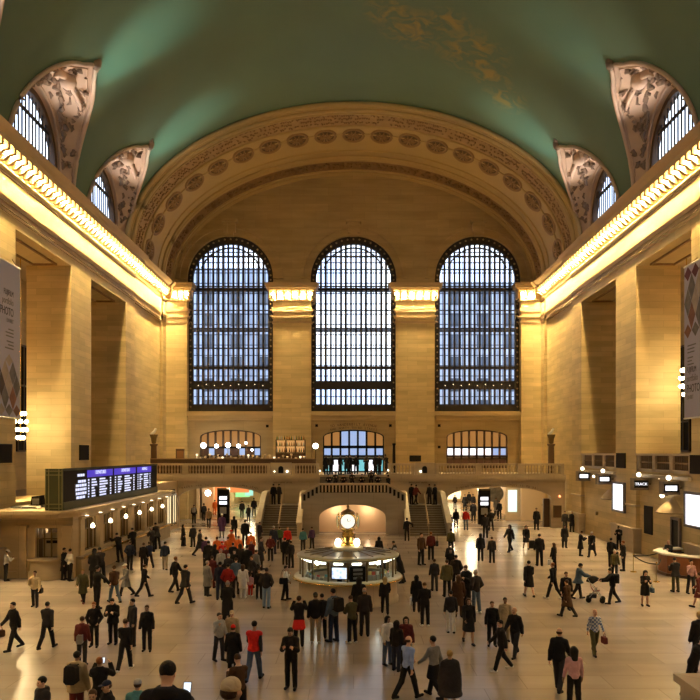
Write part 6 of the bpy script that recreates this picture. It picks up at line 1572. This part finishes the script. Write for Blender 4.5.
A(473.5, 521, 501, 'a', 'stand', 'coat', 'black', T, 'black', 'short', 'hblack', 'long black coat just left of the right directory sign')
A(456, 528, 509, 'a', 'stand', 'parka', 'black', T, 'black', 'hood', 'black', 'black hooded parka at the left of the right arch')
A(451, 528, 515, 'a', 'stand', 'jacket', 'purple', T, 'dark', 'short', 'hblack', 'purple jacket, a child left of the hooded parka')
A(466, 530, 509, 'a', 'stand', 'jacket', 'red', T, 'bluegrey', 'short', 'hblack', 'red jacket under the right arch')
A(421, 565, 533, 'cr', 'stand', 'jacket', 'brown', T, 'black', 'short', 'hbrown', 'dark brown jacket below the right stairs, left of two')
A(431, 560, 532, 'a', 'stand', 'jacket', 'maroon', T, 'black', 'short', 'ginger', 'maroon jacket below the right stairs', bag=('shoulder_bag', 'black', 3))
A(451, 554, 529, 'a', 'stand', 'jacket', 'olive', T, 'black', 'short', 'hblack', 'olive jacket at the outer foot of the right stairs')
A(450, 571, 545, 'a', 'bag', 'jacket', 'dark', T, 'dark', 'short', 'hblack', 'dark jacket between the right stairs and the right centre group')
# balcony and stairs head
for k, (px, dx, f_, c_, ps, lb) in enumerate(((326, 64.9, 'a', 'black', 'stand', 'leftmost at the stair head'), (331, 66, 'c', 'dark', 'stand', 'second from the left at the stair head'), (340, 65.2, 'cr', 'black', 'stand', 'third from the left at the stair head'), (346.5, 65.6, 'a', 'dark', 'phone', 'fourth from the left at the stair head'), (350.5, 67, 'cl', 'black', 'stand', 'in the middle of the stair head'), (356, 66.2, 'c', 'black', 'stand', 'just right of the middle of the stair head'), (366.5, 65.6, 'c', 'dark', 'phone', 'with glowing door behind, right of the middle at the stair head'), (379.5, 65.4, 'cl', 'black', 'stand', 'right end of the stair head'), (375.5, 66.6, 'a', 'dark', 'stand', 'second from the right at the stair head'), (387, 66.2, 'cl', 'dark', 'lean', 'leaning on the balustrade right of the stair head'))):
    A(px, 475, 456, f_, ps, 'coat' if k % 3 == 0 else 'jacket', c_, T, 'black', 'short', 'hblack', c_+(' coat, ' if k % 3 == 0 else ' jacket, ')+lb, z=4.6, d=dx)
for k, (px, st) in enumerate(((329, 4), (336, 5), (343.5, 4), (352, 5), (362, 4), (371.5, 6), (378, 4))):
    y = 62.2+.25*st; A(px, 0, 0, 'c', 'sit', 'jacket', 'dark' if k % 2 else 'black', T, 'black', 'short', 'hblack', 'dark clothes sitting on the upper steps, '+['first', 'second', 'third', 'fourth', 'fifth', 'sixth', 'last'][k]+' from the left', z=3.0+.18*(st-2)+.0, d=y-.2, H=1.7)
A(388.5, 486, 470, 'al', 'walka', 'jacket', 'black', T, 'black', 'short', 'hblack', 'black jacket descending beside the sloping balustrade end, right', z=3.0, d=61.2)
A(219.5, 472, 451, 'a', 'stand', 'shirt', 'white', T, 'black', 'short', 'hblack', 'white shirt waiting tables on the left balcony', z=4.6, d=66.4)
for k, px in enumerate((187, 209, 246, 262, 301, 308)):
    A(px, 472, 455, 'c' if k % 2 else 'cr', 'sit', 'jacket', ['black', 'dark', 'grey', 'navy', 'maroon', 'black'][k], T, 'black', 'short', 'hbrown', ['black', 'dark', 'grey', 'navy', 'maroon', 'black'][k]+' seated at a balcony table, '+['far left', 'left of the waiter in white', 'right of the waiter in white', 'below the end of the amber window', 'right of the bar shelf', 'beside the globe post lamp'][k], z=4.6, d=69.0, H=1.7)
# two heads on the near stair platform
A(165, 0, 665, 'a', 'phone', 'parka', 'black', T, 'black', 'short', 'hblack', 'black hooded coat holding up a glowing phone, biggest head at bottom', z=2.9, d=6.85, H=1.64, phone=2)
A(229, 0, 678, 'ar', 'stand', 'jacket', 'dark', T, 'dark', 'beanie', 'cream', 'cream knitted hat, cut by the bottom edge right of the big dark head', z=2.9, d=6.3, H=1.66)

BAGS = {}
def m_bag(kind):
    mb = MB()
    def rb(x0, x1, y0, y1, z0, z1, c=.03):
        mb.extr([(x0+c, z0), (x1-c, z0), (x1, z0+c), (x1-.01, z1-c), (x1-c, z1), (x0+c, z1), (x0+.01, z1-c), (x0, z0+c)], y0, y1, 'y')
    if kind == 'handbag': rb(-.17, .17, -.06, .06, 0, .24, .04)
    elif kind == 'shoulder_bag': rb(-.22, .22, -.07, .07, 0, .32, .04)
    elif kind == 'paper_bag': rb(-.15, .15, -.06, .06, 0, .36, .01)
    elif kind == 'suitcase': rb(-.22, .22, -.13, .13, .05, .62, .04)
    elif kind == 'backpack': rb(-.16, .16, -.09, .09, 0, .45, .06)
    return mb.build(kind+'_src', BLACK, None, world=False)
def bag(kind, col, mode, p, x, y, z, rz, sc, pose, who):
    if kind not in BAGS:
        o = m_bag(kind); BAGS[kind] = o.data; bpy.data.objects.remove(o)
        hb = MB()
        if kind in ('handbag', 'paper_bag', 'shoulder_bag'):
            w_, zt_, hh = {'handbag': (.09, .23, .16), 'paper_bag': (.07, .35, .14), 'shoulder_bag': (.14, .31, .42)}[kind]
            hb.tube([(-w_*math.cos(a), 0, zt_+hh*math.sin(a)) for a in [PI*i/8 for i in range(9)]], .010, 5)
        elif kind == 'suitcase':
            hb.tube([(-.12, .1, .6), (-.12, .1, .95), (.12, .1, .95), (.12, .1, .6)], .012, 5)
            for q in (-1, 1):
                for w in (-1, 1): hb.ball((q*.17, w*.09, .03), .03, 8, 5)
        else:
            for q in (-1, 1): hb.tube([(q*.09, -.09, .42), (q*.10, -.14, .44), (q*.11, -.20, .40), (q*.12, -.30, .30), (q*.12, -.34, .12), (q*.12, -.12, .05)], .018, 5)
        o = hb.build(kind+'_h', BLACK, None, world=False); BAGS[kind+'h'] = o.data; bpy.data.objects.remove(o)
    J = jt(pose); R = Matrix.Rotation(rz, 3, 'Z')
    if kind == 'backpack': l = Vector((0, J['chest'][1]+.25, J['chest'][2]-.26 if mode == 0 else J['pel'][2]-.12))
    elif kind == 'suitcase': l = Vector((.42, .05, 0))
    elif kind == 'shoulder_bag': l = Vector((-.38, .02, J['pel'][2]-.08))
    else:
        n_ = 'R' if mode < 0 else 'L'; w = J['wr'+n_]+J['hd'+n_]*.08
        hz = {'handbag': .40, 'paper_bag': .50}[kind]; l = Vector((w[0], w[1], w[2]-hz+.02))
        if pose in ('phone', 'bag'): l = Vector(((.30 if n_ == 'L' else -.30), J['wr'+n_][1]*.3, .68))
    o = bpy.data.objects.new(kind, BAGS[kind]); COL.objects.link(o)
    o.location = Vector((x, y, z)) + R @ (l*sc); o.rotation_euler = (0, 0, rz + (PI/2 if kind in ('handbag', 'shoulder_bag', 'paper_bag') else 0)); o.scale = (sc if kind != 'backpack' or mode == 0 else sc*.7,)*3
    o.material_slots[0].link = 'OBJECT'; o.material_slots[0].material = cm(col)
    nm = kind.replace('_', ' '); cn = {'lgrey': 'pale grey', 'bluegrey': 'blue grey'}.get(col, col)
    tag(o, ('%s %s with %s' % (cn, nm, who)), 'bag')
    h = bpy.data.objects.new({'backpack': 'strap', 'suitcase': 'handle'}.get(kind, 'handle'), BAGS[kind+'h']); COL.objects.link(h); h.parent = o
    h.material_slots[0].link = 'OBJECT'; h.material_slots[0].material = cm(col if kind != 'suitcase' else 'grey')
PHG = glow('phone_screen', (.75, .85, 1), 1.2)
placed = []
for a, k in P_:
    px, fy, hy, face, pose, top, tc_, legs, lc, hair, hc, lb = a
    z = k.get('z', 0); H = k.get('H', 0)
    if 'd' in k: d = k['d']
    elif fy: d = DF(fy)
    else:
        H = 1.72; d = (EYE-H)*F/(hy-HY)
    if not H:
        H = min(1.86, max(.95, (fy-hy)*d/F*1.0))
        if 'd' in k: H = 1.72
        if pose in ('photo',): H = min(1.8, H)
        if pose == 'lean': H = min(1.8, H/.95)
        if 'child' not in lb: H = max(H, 1.5)
    x = PX(px, d)
    if z == 0 and 39 < d < 57.6: x = max(x, -13.98)
    o = person(x, d, z, H, face, pose, top, tc_, legs, lc, hair, hc, lb, shoes=k.get('shoes', 'black'), skin=k.get('skin'))
    placed.append((x, d, z, H))
    sc = H/1.745
    if 'bag' in k: bag(*k['bag'], o, x, d, z, o.rotation_euler.z, sc, pose, 'the person in '+' '.join(lb.split(',')[0].split()[:7]))
    if 'phone' in k:
        J = jt(pose); w = (J['wrL']+J['hdL']*.09+J['wrR']+J['hdR']*.09)/2; R = Matrix.Rotation(o.rotation_euler.z, 3, 'Z')
        if k['phone'] == 2: w = J['wrR']+J['hdR']*.1+V3(0, 0, .06)
        pl = Vector((x, d, z))+R @ (Vector(w)*sc); mb = MB(); mb.box(-.038, .038, -.005, .005, -.07, .07)
        q = mb.build('phone', BLACK, None, world=False); q.location = pl; q.rotation_euler = (-.5, 0, o.rotation_euler.z+PI)
        tag(q, 'phone held by the person in '+' '.join(lb.split(',')[0].split()[:9]), 'phone'); 
        s_ = MB().box(-.034, .034, -.008, -.005, -.062, .062).build('screen', PHG, None, world=False); s_.parent = q
# stroller
d = DF(602); x = PX(596, d); st = thing('stroller', 'dark folding stroller with red seat between the two pushing people', 'stroller', (x, d, 0), math.radians(70))
mb = MB()
for q in (-.24, .24): mb.tube([(q, .32, 1.0), (q, .15, .75), (q, -.25, .18)], .014, 6); mb.tube([(q, .30, .18), (q, -.05, .62)], .014, 6)
mb.tube([(-.24, .32, 1.0), (.24, .32, 1.0)], .018, 6); mb.tube([(-.24, -.1, .38), (.24, -.1, .38)], .012, 6); mb.build('frame', plain('stroller_metal', (.3, .3, .3), .4, .7), st, world=False)
MB().grid([[(u, -.16, .52), (u, .08, .45), (u, .2, .62), (u, .26, .92)] for u in (-.2, 0, .2)]).build('seat', cm('maroon'), st, world=False)
MB().lathe((0, .12, .82), [(.001, -.22), (.3, -.2), (.3, .2), (.001, .22)], 12, ax='x', a0=.3, a1=PI*.8).build('hood', cm('black'), st, world=False)
MB().box(-.2, .2, -.02, .28, .2, .34).build('basket', cm('dark'), st, world=False)
for q in (-.25, .25):
    for yy in (-.27, .3): MB().lathe((q, yy, .12), [(.02, -.02), (.115, -.02), (.12, 0), (.115, .02), (.02, .02)], 16, ax='x').build('wheel', BLACK, st, world=False)

# chairs under the diners on the balcony
ch = None
for k, px in enumerate((187, 209, 246, 262, 301, 308)):
    x = PX(px, 69.0); rz_ = [o for o in bpy.data.objects if o.name.startswith('person') and abs(o.location.x-x) < .01 and abs(o.location.y-69) < .01][0].rotation_euler.z
    if ch is None:
        ch = thing('dining_chair', '', 'chair', (0, 0, 0), 0, 'chairs of the balcony diners')
        MB().box(-.22, .22, -.2, .24, .40, .45).build('seat', DARKW, ch, world=False); MB().box(-.2, .2, .24, .28, .5, .92).build('backrest', DARKW, ch, world=False)
        for a_ in (-.19, .19):
            for b_ in (-.17, .25): MB().box(a_-.02, a_+.02, b_-.02, b_+.02, 0, .40 if b_ < 0 else .52).build('leg', DARKW, ch, world=False)
        c = ch
    else:
        c = link_copy(ch)
        for q in kids(ch): link_copy(q, c)
    c.location = (x, 69.0, 4.6); c.rotation_euler = (0, 0, rz_); c['label'] = 'dark wooden dining chair under a seated diner behind the left balcony screen'
# ------------------------------------------------------------------ light, sky, camera
w = bpy.data.worlds.new('World'); SC.world = w; w.use_nodes = True
t = w.node_tree; bg = t.nodes['Background']
tc = t.nodes.new('ShaderNodeTexCoord'); n = t.nodes.new('ShaderNodeTexNoise'); n.inputs['Scale'].default_value = 9; n.inputs['Detail'].default_value = 4
cr = t.nodes.new('ShaderNodeValToRGB'); cr.color_ramp.elements[0].position = .35; cr.color_ramp.elements[0].color = (.42, .58, .95, 1)
cr.color_ramp.elements[1].position = .6; cr.color_ramp.elements[1].color = (.88, .95, 1, 1)
t.links.new(tc.outputs['Generated'], n.inputs['Vector']); t.links.new(n.outputs['Fac'], cr.inputs[0]); t.links.new(cr.outputs[0], bg.inputs['Color'])
bg.inputs['Strength'].default_value = 3.0

cam = bpy.data.cameras.new('camera'); co = bpy.data.objects.new('camera', cam); COL.objects.link(co)
co.location = (0, 0, EYE); co.rotation_euler = (PI/2, 0, 0)
cam.sensor_width = 36; cam.lens = 36*F/700; cam.shift_x = -(CX-350)/700; cam.shift_y = (HY-350)/700
cam.clip_start = .1; cam.clip_end = 400
SC.camera = co
SC.view_settings.view_transform = 'Standard'; SC.view_settings.look = 'None'; SC.view_settings.gamma = 1; SC.view_settings.use_curve_mapping = False
SC.view_settings.exposure = 0.12
cy = SC.cycles; cy.max_bounces = 7; cy.diffuse_bounces = 4; cy.use_denoising = True; cy.sample_clamp_indirect = 6
